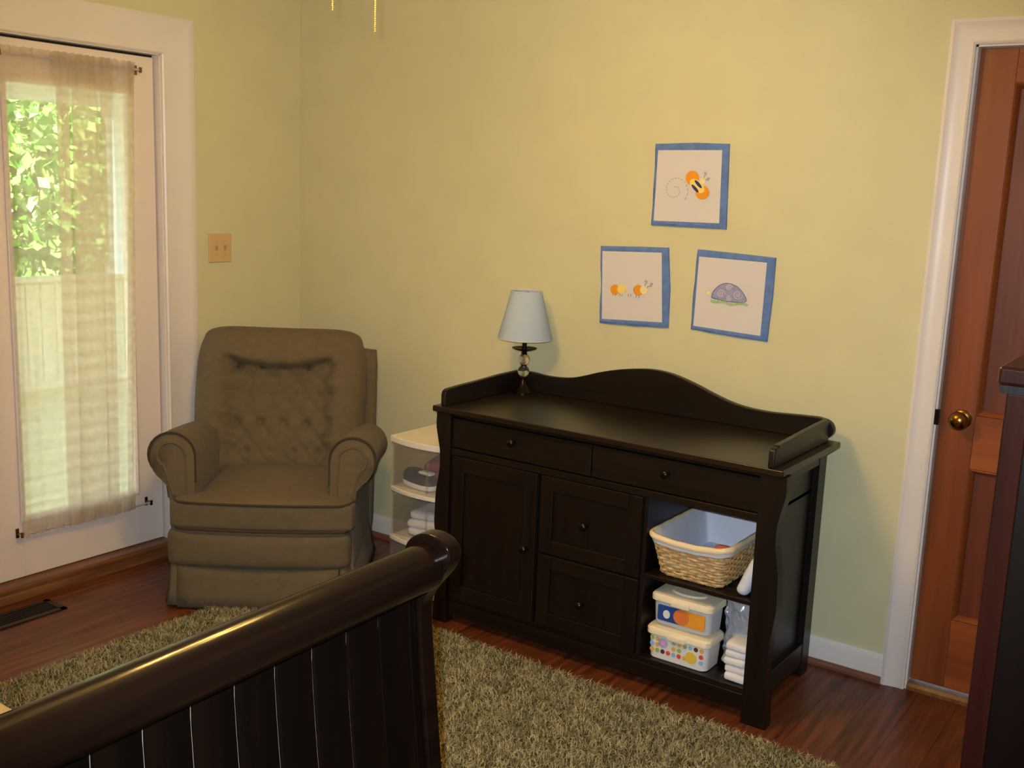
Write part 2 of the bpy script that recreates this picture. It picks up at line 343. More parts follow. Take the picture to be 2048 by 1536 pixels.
# sheer curtain on its two rods
def curtain():
    r = thing('curtain', 'gathered sheer cream curtain covering the glass of the left door', 'curtain', (-.004, -1.13, .24))
    brk = [(-1.402, 0), (-1.142, .0), (-1.21, .012), (-1.03, .003), (-1.138, .014), (-.965, .004), (-1.026, .013), (-.875, .003), (-.91, .011), (-.862, .004)]
    path = []
    for (a, xa), (b, xb_) in zip(brk, brk[1:]):
        n = max(3, int(abs(b - a) / .008))
        for k in range(n):
            t_ = k / n; path.append((a + (b - a) * t_, xa + (xb_ - xa) * t_))
    path.append(brk[-1]); L = len(path); NZ = 90; zs = [.232 + (1.998 - .232) * (k / NZ) for k in range(NZ + 1)]
    bm = BM(); rows = []
    for z in zs:
        g = (z - .232) / 1.766; e = math.exp(-((z - 1.965) / .035) ** 2) + math.exp(-((z - .262) / .035) ** 2); row = []
        for i, (y, x) in enumerate(path):
            ss = i / L
            yy = y + .006 * math.sin(ss * 40 + z * 1.3) * (1 - e) + (.010 * math.sin(ss * 17 + 1) - .045) * (1 - g) * (i / L) ** 2
            xx = x + .004 * math.sin(ss * 95 + 1.1 * math.sin(z * 2.3)) + .004 * math.sin(y * 260 + 3 * math.sin(z * 9)) * min(1, e * 1.3) + .003 * math.sin(z * 3 + ss * 9)
            if z > 1.975: xx += .003 * math.sin(y * 400)
            row.append(bm.verts.new((.004 + max(xx, -.012), yy, z + (.002 * math.sin(y * 210) if z > 1.985 or z < .24 else 0))))
        rows.append(row)
    for a, b in zip(rows, rows[1:]):
        for i in range(L - 1): bm.faces.new((a[i], a[i + 1], b[i + 1], b[i]))
    obj('sheer_fabric', bm, M_sheer, r, ang=80)
    for z in (1.972, .240):
        bm = BM(); tube(bm, [(.002, -1.408, z), (.002, -.836, z)], .0045, 8); obj('rod', bm, M_rod, r)
        for y in (-1.400, -.838):
            bm = BM(); box(bm, -.03, -.026, y - .006, y + .006, z - .018, z + .018); box(bm, -.027, .006, y - .003, y + .003, z - .004, z + .004); box(bm, .002, .008, y - .005, y + .005, z - .010, z + .010)
            obj('bracket', bm, M_brass, r, label='small bronze curtain-rod bracket')
M_sheer = sheer('sheer_voile', (226, 212, 194), .50, trans=.55, stripe=.10)
M_rod = mat('pinkish_rod', (190, 170, 168), .4)
curtain()

# ------------------------------------------------------------------ brown panelled door
d2 = sroot('door_2', 'brown stained wooden door with recessed panels', 'door', (3.235, .03, 0))
ys0, ys1 = .028, .066; X0, X1 = DX0 + .008, DX1 - .008; Z0, Z1 = .028, DH - .008
bx('stile', (X0, X0 + .105, ys0, ys1, Z0, Z1), M_pine, d2); bx('stile', (X1 - .105, X1, ys0, ys1, Z0, Z1), M_pine, d2)
bx('stile', (3.185, 3.285, ys0, ys1, .262, .765), M_pine, d2)
for a, b in ((Z0, .262), (.765, .935), (1.938, Z1)): bx('rail', (X0 + .105, X1 - .105, ys0, ys1, a, b), M_pine_h, d2)
def panel(x0, x1, z0, z1):
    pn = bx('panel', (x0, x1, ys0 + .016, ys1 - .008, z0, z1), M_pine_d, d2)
    bm = BM(); pr = [(0, 0), (.004, -.003), (.012, .006), (.016, .016), (0, .016)]
    rg = [[(x0 + o, ys0 + d, z0 + o), (x1 - o, ys0 + d, z0 + o), (x1 - o, ys0 + d, z1 - o), (x0 + o, ys0 + d, z1 - o)] for o, d in pr]
    loft(bm, rg, cap=False); obj('panel_moulding', bm, M_pine, pn, ang=20)
panel(X0 + .105, X1 - .105, .935, 1.938); panel(X0 + .105, 3.185, .262, .765); panel(3.285, X1 - .105, .262, .765)
kn = BM(); lathe(kn, [(.0, 0), (.030, 0), (.030, .004), (.026, .008), (.012, .010), (.010, .026), (.020, .032), (.028, .042), (.030, .050), (.027, .060), (.018, .068), (.006, .071)], n=28)
kn.transform(Matrix.Translation((2.928, ys0, .921)) @ Matrix.Rotation(PI / 2, 4, 'X')); obj('door_knob', kn, M_brass, d2, label='round aged-brass door knob')
bx('latch_plate', (DX0 - .006, DX0 + .012, -.004, .012, .895, .945), M_bronze, d2)
th = sroot('trim_4', 'light wooden strip under the brown panelled door', 'threshold')
bm = BM(); prism(bm, [(-.004, 0), (.09, 0), (.09, .022), (.004, .022), (-.004, .012)], 'x', DX0 + .006, DX1 - .006); obj('strip', bm, M_sill, th)

# ------------------------------------------------------------------ light switch, floor register
sw = thing('light_switch', 'ivory double toggle switch plate beside the glazed door', 'light switch', (0, -.463, 1.282))
bx('plate', (0, .006, -.523, -.403, 1.221, 1.343), M_ivory, sw, bevel=.003)
for y in (-.486, -.440):
    bm = BM(); box(bm, .006, .0075, y - .006, y + .006, 1.270, 1.294); tg = obj('toggle_slot', bm, M_ivory2, sw)
    bm = BM(); loft(bm, [[(.006, y - .004, 1.274), (.006, y + .004, 1.274), (.006, y + .004, 1.290), (.006, y - .004, 1.290)], [(.017, y - .0035, 1.286), (.017, y + .0035, 1.286), (.015, y + .0035, 1.294), (.015, y - .0035, 1.294)]]); obj('toggle', bm, M_ivory2, sw, bevel=.001)
    for z in (1.252, 1.312):
        bm = BM(); lathe(bm, [(.003, 0), (.003, .0012), (.001, .0016)], n=10); bm.transform(Matrix.Translation((.006, y, z)) @ Matrix.Rotation(PI / 2, 4, 'Y')); obj('screw', bm, M_ivory2, sw)
vt = thing('floor_register', 'dark brown metal floor vent in front of the glazed door', 'floor vent', (.163, -1.53, 0))
bm = BM(); vx0, vx1, vy0, vy1 = .100, .226, -1.69, -1.366
for a in ((vx0, vx1, vy0, vy0 + .022), (vx0, vx1, vy1 - .022, vy1), (vx0, vx0 + .02, vy0, vy1), (vx1 - .02, vx1, vy0, vy1)): box(bm, a[0], a[1], a[2], a[3], 0.0, .005)
obj('frame', bm, M_ventm, vt)
bx('duct_shadow_box', (vx0 + .02, vx1 - .02, vy0 + .022, vy1 - .022, .0002, .0012), M_black, vt, bevel=0)
for k in range(5):
    x = vx0 + .028 + k * .0165
    bm = BM(); loft(bm, [[(x, vy0 + .02, .001), (x + .010, vy0 + .02, .0045), (x + .011, vy0 + .02, .0035), (x + .001, vy0 + .02, .0005)], [(x, vy1 - .02, .001), (x + .010, vy1 - .02, .0045), (x + .011, vy1 - .02, .0035), (x + .001, vy1 - .02, .0005)]]); obj('louver', bm, M_ventm, vt)

# ------------------------------------------------------------------ ceiling fan with the lit bowl
FX, FY = 1.93, -1.70
fan = thing('ceiling_fan', 'ceiling fan light whose two beaded brass pull chains hang into the picture top', 'ceiling fan', (FX, FY, RZ))
bm = BM(); lathe(bm, [(.068, 0), (.068, -.012), (.05, -.045), (.018, -.055)], (FX, FY, RZ), 28); obj('canopy', bm, M_fan, fan)
bm = BM(); lathe(bm, [(.014, -.05), (.014, -.09)], (FX, FY, RZ), 16); obj('downrod', bm, M_fan, fan)
bm = BM(); lathe(bm, [(.03, -.08), (.10, -.095), (.125, -.13), (.125, -.19), (.10, -.225), (.065, -.24), (.06, -.285)], (FX, FY, RZ), 36); obj('motor_housing', bm, M_fan, fan)
for k in range(5):
    a = k * 2 * PI / 5 + .35; rot = Matrix.Translation((FX, FY, RZ - .21)) @ Matrix.Rotation(a, 4, 'Z') @ Matrix.Rotation(.2, 4, 'X')
    bm = BM(); pts = [(.20, -.055), (.30, -.062), (.58, -.070), (.62, -.05), (.63, 0), (.62, .05), (.58, .070), (.30, .062), (.20, .055)]
    prism(bm, pts, 'z', -.004, .004); bm.transform(rot); bl = obj('blade', bm, M_fan, fan)
    bm = BM(); prism(bm, [(.09, -.012), (.16, -.014), (.25, -.035), (.25, .035), (.16, .014), (.09, .012)], 'z', -.009, -.004); bm.transform(rot); obj('blade_iron', bm, M_brass, bl)
bm = BM(); lathe(bm, [(.06, -.28), (.066, -.292), (.066, -.325), (.03, -.345), (.0, -.35)], (FX, FY, RZ), 36); obj('light_fitter', bm, M_brass, fan)
for k in range(3):
    a = 2 * PI * k / 3 + .5; ux, uy = math.cos(a), math.sin(a)
    bm = BM(); tube(bm, [(FX + ux * .05, FY + uy * .05, RZ - .31), (FX + ux * .085, FY + uy * .085, RZ - .305), (FX + ux * .115, FY + uy * .115, RZ - .300)], .012, 10); ar = obj('lamp_arm', bm, M_brass, fan)
    bm = BM(); lathe(bm, [(.022, .052), (.036, .046), (.050, .028), (.056, .0), (.050, -.028), (.034, -.047), (.012, -.056), (.002, -.057)], (FX + ux * .13, FY + uy * .13, RZ - .352), 28); obj('glass_globe', bm, M_bowl, ar)
for x, y, zl in ((1.9044, -1.7134, 1.9411), (1.9862, -1.6658, 1.8986)):
    bm = BM(); z = zl + .002; k = 0
    while z < RZ - .30:
        bmesh.ops.create_icosphere(bm, subdivisions=1, radius=.0021, matrix=Matrix.Translation((x, y, z))); z += .0045
    tube(bm, [(x, y, zl + .002), (x, y, RZ - .30)], .0005, 4)
    tube(bm, [(x, y, RZ - .30), (FX, FY, RZ - .285)], .0008, 4)
    obj('pull_chain', bm, M_chain, fan, label='brass bead pull chain')

# ------------------------------------------------------------------ recliner
TH = .60985 + .035
rc = thing('recliner', 'olive-brown velvet recliner with rolled arms and tufted back', 'armchair', (.754, -.922, 0), TH)
def lobj(name, bm, m, parent=rc, **k): return obj(name, bm, m, parent, local=True, **k)
bm = BM(); pillow(bm, (0, .36, .20), (.325, .33, .17), .02); lobj('base', bm, M_velvet_d)
def skirt(pts, n):
    bm = BM(); rings = []
    for z, fl2 in ((.165, 0.), (.12, .006), (.06, .012), (.012, .020)):
        rings.append([(p[0] + p[2] * fl2, p[1] + p[3] * fl2, z) for p in pts])
    ro = [[(x, y, z) for x, y, z in r_] for r_ in rings]
    vs = [[bm.verts.new(q) for q in r_] for r_ in ro]
    for a, b in zip(vs, vs[1:]):
        for i in range(len(a) - 1): bm.faces.new((a[i], a[i + 1], b[i + 1], b[i]))
    o = lobj('skirt', bm, M_velvet); s = o.modifiers.new('s', 'SOLIDIFY'); s.thickness = .010; s.offset = -1; return o
skirt([(-.295 + .59 * k / 12, -.004 - .006 * math.sin(PI * k / 12), 0, -1) for k in range(13)], 12)
skirt([(-.332, .05 + .62 * k / 8, -1, 0) for k in range(9)], 8); skirt([(.338, .05 + .62 * k / 8, 1.6, 0) for k in range(9)], 8)
skirt([(-.334, .045, -1, -.5), (-.318, .01, -.7, -.8), (-.300, .004, 0, -.6)], 2); skirt([(.334, .045, 1, -.5), (.318, .01, .7, -.8), (.300, .004, 0, -.6)], 2)
skirt([(-.33 + .66 * k / 8, .69, 0, .5) for k in range(9)], 8)
# front panel (folded footrest) and seat
def curve_f(amt, w): return lambda p: (p.x, p.y - amt * (1 - (p.x / w) ** 2), p.z)
bm = BM(); pillow(bm, (0, .045, .232), (.336, .055, .075), .035, (0, .012, .004), 10, curve_f(.02, .34)); lobj('footrest_panel', bm, M_velvet)
def seatfn(p):
    k = (1 - (p.x / .34) ** 2); dz = (.030 * k * (1 - ((p.y - .30) / .34) ** 2) if p.z > .36 else 0)
    wid = 1.0 if p.y < .07 else max(.75, 1 - (p.y - .07) * 6)
    return (p.x * wid + .012, p.y - .022 * (1 - (p.x / .34) ** 2) * (p.y < .25), p.z + dz)
bm = BM(); pillow(bm, (0, .27, .362), (.336, .28, .052), .018, (0, .003, .004), 18, seatfn); sc_ = lobj('seat_cushion', bm, M_velvet)
for zz, off in ((.4115, 0.0), (.3125, .002)):
    pts = [(.012 + .333 * s, .06 - .0705 * (1 - abs(s) ** 24) - .023 * (1 - s * s) - off, zz) for s in [(-1 + 2 * k / 40) for k in range(41)]]
    bm = BM(); tube(bm, pts, .0055, 6); obj('welt', bm, M_velvet_d, sc_, local=True)
# arms
def arm(s):
    c = (.333, .560); r0 = .086
    out = [(.246, .15), (.246, .30), (.247, .46)] + [(c[0] + r0 * math.cos(a), c[1] + r0 * math.sin(a)) for a in [PI * (1 - k / 16 * 1.32) for k in range(17)]] + [(.352, .455), (.346, .40), (.342, .30), (.345, .15)]
    def sect(v, k, dz): return [(s * (.30 + (x - .30) * k), v, .3 + (z - .3) * (1 if z < .3 else k) + (dz if z > .4 else dz * max(0, (z - .3) / .1))) for x, z in out]
    bm = BM(); rings = [sect(.078, .93, -.004), sect(.085, .98, 0), sect(.10, 1.0, 0)]
    for k in range(1, 9): v = .10 + .50 * k / 8; rings.append(sect(v, 1.0 - .01 * k / 8, -.055 * (k / 8) ** 1.3))
    loft(bm, rings); a = lobj('arm', bm, M_velvet, ang=60)
    pts = [(s * x, .083, z) for x, z in out[2:-2]]
    bm = BM(); tube(bm, pts, .0048, 6); obj('welt', bm, M_velvet_d, a, local=True)
    # pleated front panel of the scroll
    bm = BM(); inn = [(c[0] + (x - c[0]) * .60, c[1] + (z - c[1]) * .60) for x, z in out[3:-4]]
    inn = [(.275, .40)] + inn + [(.325, .40)]
    tube(bm, [(s * x, .077, z) for x, z in spline(inn, 3)], .006, 6); obj('scroll_pleat', bm, M_velvet, a, local=True)
arm(-1); arm(1)
# tufted back
BT = []
for row, z in enumerate((.80, .69, .58, .47)):
    off = 0 if row % 2 == 0 else .048
    BT += [(x + off, z) for x in (-.17, -.074, .022, .118)]
BL = math.radians(17); hx, hz, zc = .352, .315, .665
def backpt(sx, tz, d):
    x = hx * sx * (1 - .10 * max(0, tz) ** 4 * sx * sx - .03 * max(0, -tz)) ; h = hz * tz * (1 - .10 * abs(sx) ** 6 * (tz > 0) * tz * tz) + (.006 * sx * sx if tz > .9 else 0)
    return x, h, d
def to_local(x, h, d):  # leaning plane
    return (x - .028, .595 + h * math.sin(BL) - d * math.cos(BL), zc + h * math.cos(BL) + d * math.sin(BL))
N = 72; bm = BM(); grid = []
for j in range(N + 1):
    row = []; tz = -1 + 2 * j / N; tz = math.copysign(abs(tz) ** .85, tz)
    for i in range(N + 1):
        sx = -1 + 2 * i / N; sx = math.copysign(abs(sx) ** .85, sx)
        x, h, _ = backpt(sx, tz, 0); zz = zc + h * math.cos(BL)
        rim = max(0, (1 - abs(sx) ** 5) * (1 - abs(tz) ** 5)) ** .5
        # raised bolsters at the sides and a head roll on top, recessed tufted middle
        line = .792 + .9 * x ** 2
        side = 1 / (1 + math.exp(-(abs(x) - (.205 + .010 * math.cos((zz - .47) / .11 * 2 * PI))) / .015)); topb = 1 / (1 + math.exp(-(zz - line) / .007))
        bol = 1 - (1 - side) * (1 - topb)
        d = .048 + .070 * bol
        mid = 1 - bol
        f = (zz - .47) / .11; g = x / .096 + .77
        c1 = abs(((g + f) / 1 * .5 * 2) % 1 - .5); c2 = abs(((g - f) * .5 * 2) % 1 - .5)
        crease = math.exp(-((.5 - c1) / .12) ** 2) + math.exp(-((.5 - c2) / .12) ** 2)
        d -= mid * .010 * min(1.2, crease)
        for bxx, bz in BT:
            rr = ((x - .0 - bxx) ** 2 + (zz - bz) ** 2)
            d -= .020 * math.exp(-rr / .00022)
        d -= .020 * math.exp(-((zz - line) / .008) ** 2) * (1 / (1 + math.exp((abs(x) - .21) / .01)))
        for bz in (.745, .635, .525): # scallop creases running into the side bolsters
            if abs(x) > .17: d -= .018 * math.exp(-((zz - bz - (abs(x) - .2) * .25) / .012) ** 2) * math.exp(-((abs(x) - .2) / .05) ** 2)
        row.append(bm.verts.new(to_local(x, h, d * rim)))
    grid.append(row)
bgrid = []
for j in range(N + 1):
    row = []
    for i in range(N + 1):
        if i in (0, N) or j in (0, N): row.append(grid[j][i]); continue
        sx = -1 + 2 * i / N; sx = math.copysign(abs(sx) ** .85, sx); tz = -1 + 2 * j / N; tz = math.copysign(abs(tz) ** .85, tz)
        x, h, _ = backpt(sx, tz, 0); rim = max(0, (1 - abs(sx) ** 6) * (1 - abs(tz) ** 6)) ** .5
        row.append(bm.verts.new(to_local(x, h, -.06 * rim)))
    bgrid.append(row)
for j in range(N):
    for i in range(N):
        bm.faces.new((grid[j][i], grid[j][i + 1], grid[j + 1][i + 1], grid[j + 1][i]))
        bm.faces.new((bgrid[j][i], bgrid[j + 1][i], bgrid[j + 1][i + 1], bgrid[j][i + 1]))
bk = lobj('back_cushion', bm, M_velvet, ang=70)
for bxx, bz in BT[:4]:
    h = (bz - zc) / math.cos(BL); p = to_local(bxx, h, .052)
    bm = BM(); pillow(bm, p, (.007, .005, .007), .0045, n=3); obj('tuft_button', bm, M_velvet_d, bk, local=True)
bm = BM(); pillow(bm, (-.012, .70, .52), (.366, .035, .40), .02, n=8, fn=lambda p: (p.x, p.y + (p.z - .52) * .16 + .02, p.z - .045)); lobj('back_frame', bm, M_velvet)

# ------------------------------------------------------------------ plastic drawer tower with clothes
tw = thing('drawer_tower', 'white plastic drawer tower with clear drawers beside the changing table', 'drawer unit', (1.125, -.25, 0))
tx0, tx1, tyf, tyb = .968, 1.282, -.440, -.05
def bow(x, o=0): s = (x - (tx0 + tx1) / 2) / ((tx1 - tx0) / 2); return tyf - .030 * (1 - s * s) - o
def slab(z0, z1, o, m, name, inset=0.):
    xs = [tx0 + inset + (tx1 - tx0 - 2 * inset) * k / 12 for k in range(13)]
    pts = [(x, bow(x, o)) for x in xs] + [(tx1 - inset, tyb), (tx0 + inset, tyb)]
    bm = BM(); prism(bm, pts, 'z', z0, z1); return obj(name, bm, m, tw, bevel=.003)
slab(.598, .622, .004, M_white_pl, 'top')
for z in (.402, .204): slab(z, z + .017, .0, M_white_pl, 'shelf_frame')
slab(.012, .03, 0, M_white_pl, 'base')
for sx_ in (tx0, tx1 - .004): bx('side_wall', (sx_, sx_ + .004, tyf + .004, tyb, .012, .60), M_clear, tw, bevel=0)
bx('back_wall', (tx0, tx1, tyb - .004, tyb, .012, .60), M_clear, tw, bevel=0)
for z0, z1 in ((.420, .594), (.222, .398), (.034, .200)):
    bm = BM(); xs = [tx0 + .008 + (tx1 - tx0 - .016) * k / 12 for k in range(13)]
    loft(bm, [[(x, bow(x) + .006, z0) for x in xs] + [(x, bow(x) + .009, z0) for x in xs[::-1]], [(x, bow(x) + .006, z1) for x in xs] + [(x, bow(x) + .009, z1) for x in xs[::-1]]])
    dr = obj('drawer', bm, M_clear, tw)
    bm = BM(); box(bm, tx0 + .008, tx0 + .010, tyf + .012, tyb - .02, z0, z1 - .02); box(bm, tx1 - .010, tx1 - .008, tyf + .012, tyb - .02, z0, z1 - .02); box(bm, tx0 + .008, tx1 - .008, tyf + .012, tyb - .02, z0, z0 + .002); obj('drawer_tray', bm, M_clear, dr)
    bm = BM(); box(bm, (tx0 + tx1) / 2 + .045, (tx0 + tx1) / 2 + .052, bow(1.125) + .002, bow(1.125) + .009, z0 + .01, z1 - .01); obj('pull_rib', bm, M_clear, dr)
def shoe(loc, rz, flip, label):
    t_ = thing('shoe', label, 'shoe', loc, rz, 'shoes in the top clear drawer')
    ol = [(-.045, .02), (-.050, -.04), (-.040, -.075), (-.02, -.088), (.005, -.086), (.028, -.07), (.036, -.04), (.030, .0), (.034, .05), (.026, .075), (0, .085), (-.026, .078), (-.036, .05)]
    ol = spline(ol, 4, True)
    bm = BM(); loft(bm, [[(x * .96, y * .97, 0) for x, y in ol], [(x, y, .006) for x, y in ol], [(x, y, .016) for x, y in ol], [(x * .97, y * .98, .019) for x, y in ol]]); obj('sole', bm, M_cloth, t_, local=True)
    def up(k, z, dy): return [(x * k, y * (k * .5 + .5) + dy * (1 if y < 0 else 0), z if y > -.01 else z * (1 - .35 * min(1, (-y) / .09))) for x, y in ol]
    bm = BM(); loft(bm, [up(.96, .019, 0), up(.97, .035, .002), up(.88, .052, .01), up(.66, .062, .045), up(.58, .060, .052)]); obj('upper', bm, M_shoe_n, t_, local=True, ang=60)
    bm = BM(); pillow(bm, (-.004, -.030, .058), (.016, .032, .006), .005, n=4); obj('tongue', bm, M_cloth, t_, local=True)
    return t_
shoe((1.070, -.372, .4225), 1.50, 0, 'navy shoe with white sole lying lowest in the top clear drawer')
o = shoe((1.175, -.30, .492), -1.9, 0, 'navy shoe with white sole propped on the red cloth in the top clear drawer'); o.rotation_euler = (0.12, -.10, -1.9)
def cloth_fold(name, label, cat, c, h, m, layers=3, rz=0., seed=1, grp=None):
    t_ = thing(name, label, cat, (c[0], c[1], c[2]), rz, grp); hh = h[2] * 2 / layers
    for k in range(layers):
        def wob(p, k=k):
            n_ = noise.noise_vector(Vector((p.x * 14 + seed, p.y * 14 + k * 3, p.z * 10))); return p + Vector((n_.x * .006, n_.y * .006, n_.z * .004))
        bm = BM(); sx = R.uniform(-.006, .006); pillow(bm, (sx, R.uniform(-.005, .005), hh * (k + .5)), (h[0] * R.uniform(.94, 1), h[1] * R.uniform(.94, 1), hh * .5), min(hh * .48, .02), n=9, fn=wob)
        obj('fold', bm, m, t_, local=True, ang=70)
    return t_
cloth_fold('folded_cloth', 'crumpled red cloth in the top clear drawer of the tower', 'cloth', (1.12, -.225, .4235), (.105, .085, .043), M_red, 2, .3, 3)
cloth_fold('folded_cloth', 'folded white cloth in the second clear drawer of the tower', 'cloth', (1.105, -.315, .225), (.085, .09, .050), M_cloth, 3, .15, 5)

# ------------------------------------------------------------------ changing table
ct = thing('changing_table', 'dark espresso changing table with wavy back rail and scrolled side', 'changing table', (1.94, -.33, 0))
YF, YB = -.555, -.085; XL, XR = 1.338, 2.552
def postx(z):
    return np.interp(z, [0, .09, .18, .27, .38, .49, .58, .645, .735, .79], [.0, -.008, -.013, -.010, .002, -.002, -.018, -.017, .003, .0])
zs = [k * .787 / 40 for k in range(41)]
for s, xi, xo in ((-1, 1.362, 1.300), (1, 2.518, 2.598)):
    pts = [(xi, z) for z in (0, .787)]
    outl = [(xo + s * postx(z), z) for z in zs]
    poly = [(xi, 0)] + outl + [(xi, .787)] if s > 0 else [(xi, .787)] + outl[::-1] + [(xi, 0)]
    bm = BM(); prism(bm, poly, 'y', -.572, -.525); obj('front_post', bm, M_espz, ct, bevel=.002)
    bx('back_post', ((XR - .045, XR, -.150, YB, 0, .787) if s > 0 else (XL, XL + .045, -.150, YB, 0, .787)), M_espz, ct)
    x0, x1 = (XR - .030, XR - .020) if s > 0 else (XL + .020, XL + .030)
    bx('side_panel', (x0, x1, -.53, -.14, .06, .787), M_espz, ct)
    x0, x1 = (XR - .03, XR - .002) if s > 0 else (XL + .002, XL + .03)
    bx('side_rail', (x0, x1, -.53, -.145, .045, .120), M_esp, ct); bx('side_rail', (x0, x1, -.53, -.145, .735, .787), M_esp, ct)
bx('top', (1.290, 2.592, -.587, -.085, .788, .809), M_esptop, ct, bevel=.004)
bx('back_panel', (XL + .02, XR - .02, -.100, -.090, .05, .787), M_esp, ct)
bx('bottom_board', (XL + .02, XR - .02, -.548, -.098, .082, .100), M_esp, ct)
bx('apron', (1.362, 2.518, -.552, -.530, .030, .082), M_esp, ct)
bx('front_rail', (1.362, 2.518, -.562, -.53, .637, .660), M_esp, ct); bx('front_rail', (1.362, 2.518, -.552, -.53, .772, .788), M_esp, ct)
bx('divider', (1.735, 1.747, -.545, -.10, .10, .637), M_espz, ct); bx('divider', (2.137, 2.152, -.553, -.10, .10, .637), M_espz, ct)
bx('dust_board', (XL + .02, XR - .02, -.535, -.10, .640, .655), M_esp, ct)
bx('shelf', (2.152, 2.518, -.553, -.10, .370, .384), M_esp, ct)
bx('inner_side', (2.512, 2.522, -.53, -.10, .10, .637), M_espz, ct)
def knob(x, z, y, par):
    bm = BM(); lathe(bm, [(.0, 0), (.008, 0), (.007, .004), (.0055, .010), (.009, .015), (.0135, .020), (.0142, .025), (.011, .030), (.004, .0325)], n=20)
    bm.transform(Matrix.Translation((x, y, z)) @ Matrix.Rotation(PI / 2, 4, 'X')); obj('knob', bm, M_bronze, par, label='small round dark bronze knob')
for x0, x1, kx in ((1.365, 1.938, 1.631), (1.942, 2.515, 2.215)):
    d = bx('drawer', (x0, x1, -.560, -.535, .664, .770), M_esp, ct); knob(kx, .727, -.560, d)
def framed(name, x0, x1, z0, z1, fw):
    d = bx(name, (x0, x1, -.553, -.535, z0, z1), M_espz, ct)
    for a in ((x0, x0 + fw, z0, z1), (x1 - fw, x1, z0, z1)): bx('stile', (a[0], a[1], -.562, -.5531, a[2], a[3]), M_espz, d, bevel=.003)
    for a in ((x0 + fw, x1 - fw, z0, z0 + fw), (x0 + fw, x1 - fw, z1 - fw, z1)): bx('rail', (a[0], a[1], -.562, -.5531, a[2], a[3]), M_esp, d, bevel=.003)
    return d
d = framed('door', 1.365, 1.734, .100, .634, .055); knob(1.701, .364, -.562, d)
d = framed('drawer', 1.749, 2.135, .364, .634, .05); knob(1.929, .493, -.5531, d)
d = framed('drawer', 1.749, 2.135, .103, .358, .05); knob(1.928, .220, -.5531, d)
# wavy gallery
gp = [(1.312, .868), (1.330, .879), (1.381, .884), (1.467, .878), (1.557, .884), (1.623, .901), (1.686, .922), (1.77, .943), (1.856, .957), (1.912, .961), (1.972, .957), (2.032, .944), (2.091, .926), (2.149, .906), (2.206, .889), (2.261, .879), (2.316, .875), (2.368, .875), (2.42, .878), (2.471, .881), (2.520, .883)]
end = [(2.545, .879), (2.563, .870), (2.573, .852), (2.570, .833), (2.556, .819), (2.536, .812), (2.520, .809)]
poly = [(1.305, .809), (1.305, .850)] + spline(gp, 4) + spline(end, 3)
bm = BM(); prism(bm, poly, 'y', -.112, -.088); obj('gallery_back', bm, M_esp, ct, bevel=.003)
gl = [(-.575, .809), (-.575, .850), (-.570, .864), (-.556, .870), (-.488, .874), (-.369, .878), (-.244, .884), (-.113, .886), (-.113, .809)]
bm = BM(); prism(bm, gl, 'x', 1.318, 1.338); obj('gallery_side', bm, M_esp, ct, bevel=.004)
gl = [(-.580, .809), (-.580, .851), (-.576, .863), (-.566, .868), (-.555, .8685), (-.548, .873), (-.442, .876), (-.318, .880), (-.186, .883), (-.113, .884), (-.113, .809)]
bm = BM(); prism(bm, gl, 'x', 2.540, 2.560); obj('gallery_side', bm, M_esp, ct, bevel=.004)

# ------------------------------------------------------------------ table lamp
lp = thing('table_lamp', 'small table lamp with white shade and two crystal balls', 'lamp', (1.378, -.150, .809))
LC = (1.378, -.150, .809)
bm = BM(); lathe(bm, [(.0, 0), (.043, 0), (.043, .004), (.039, .008), (.037, .010), (.030, .018), (.020, .028), (.012, .040), (.009, .052), (.015, .056), (.015, .060), (.006, .062)], LC, 36); obj('base', bm, M_bronze, lp)
for z in (.083, .128):
    bm = BM(); bmesh.ops.create_uvsphere(bm, u_segments=28, v_segments=18, radius=.0225, matrix=Matrix.Translation((LC[0], LC[1], LC[2] + z))); obj('crystal_ball', bm, M_crystal, lp, ang=180)
bm = BM(); lathe(bm, [(.006, .1035), (.012, .1045), (.010, .106), (.012, .1075), (.006, .1085)], LC, 20); obj('collar', bm, M_bronze, lp)
bm = BM(); lathe(bm, [(.006, .1495), (.013, .151), (.009, .156), (.013, .160), (.030, .164), (.046, .170), (.048, .173), (.030, .169), (.009, .168), (.009, .205)], LC, 32); obj('drip_dish', bm, M_bronze, lp)
bm = BM(); lathe(bm, [(.0085, .168), (.0085, .23), (.004, .24), (.004, .37)], LC, 14); obj('stem', bm, M_bronze, lp)
bm = BM(); lathe(bm, [(.103, .209), (.1035, .213), (.0592, .387), (.0588, .389), (.0574, .389), (.0578, .387), (.1017, .213), (.1015, .209)], LC, 48, cap=False)
bmesh.ops.remove_doubles(bm, verts=bm.verts[:], dist=1e-6); sh_ = obj('shade', bm, M_shade, lp, label='white tapered cloth lampshade')
for z, r_ in ((.209, .1026), (.388, .0585)):
    bm = BM(); tube(bm, [(LC[0] + r_ * math.cos(a), LC[1] + r_ * math.sin(a), LC[2] + z) for a in [2 * PI * k / 40 for k in range(40)]], .0022, 6, True); obj('trim_ring', bm, M_tubgrey, sh_)
bm = BM()
for k in range(3): a = 2 * PI * k / 3; tube(bm, [(LC[0], LC[1], LC[2] + .372), (LC[0] + .058 * math.cos(a), LC[1] + .058 * math.sin(a), LC[2] + .383)], .0015, 5)
obj('spider', bm, M_bronze, sh_)

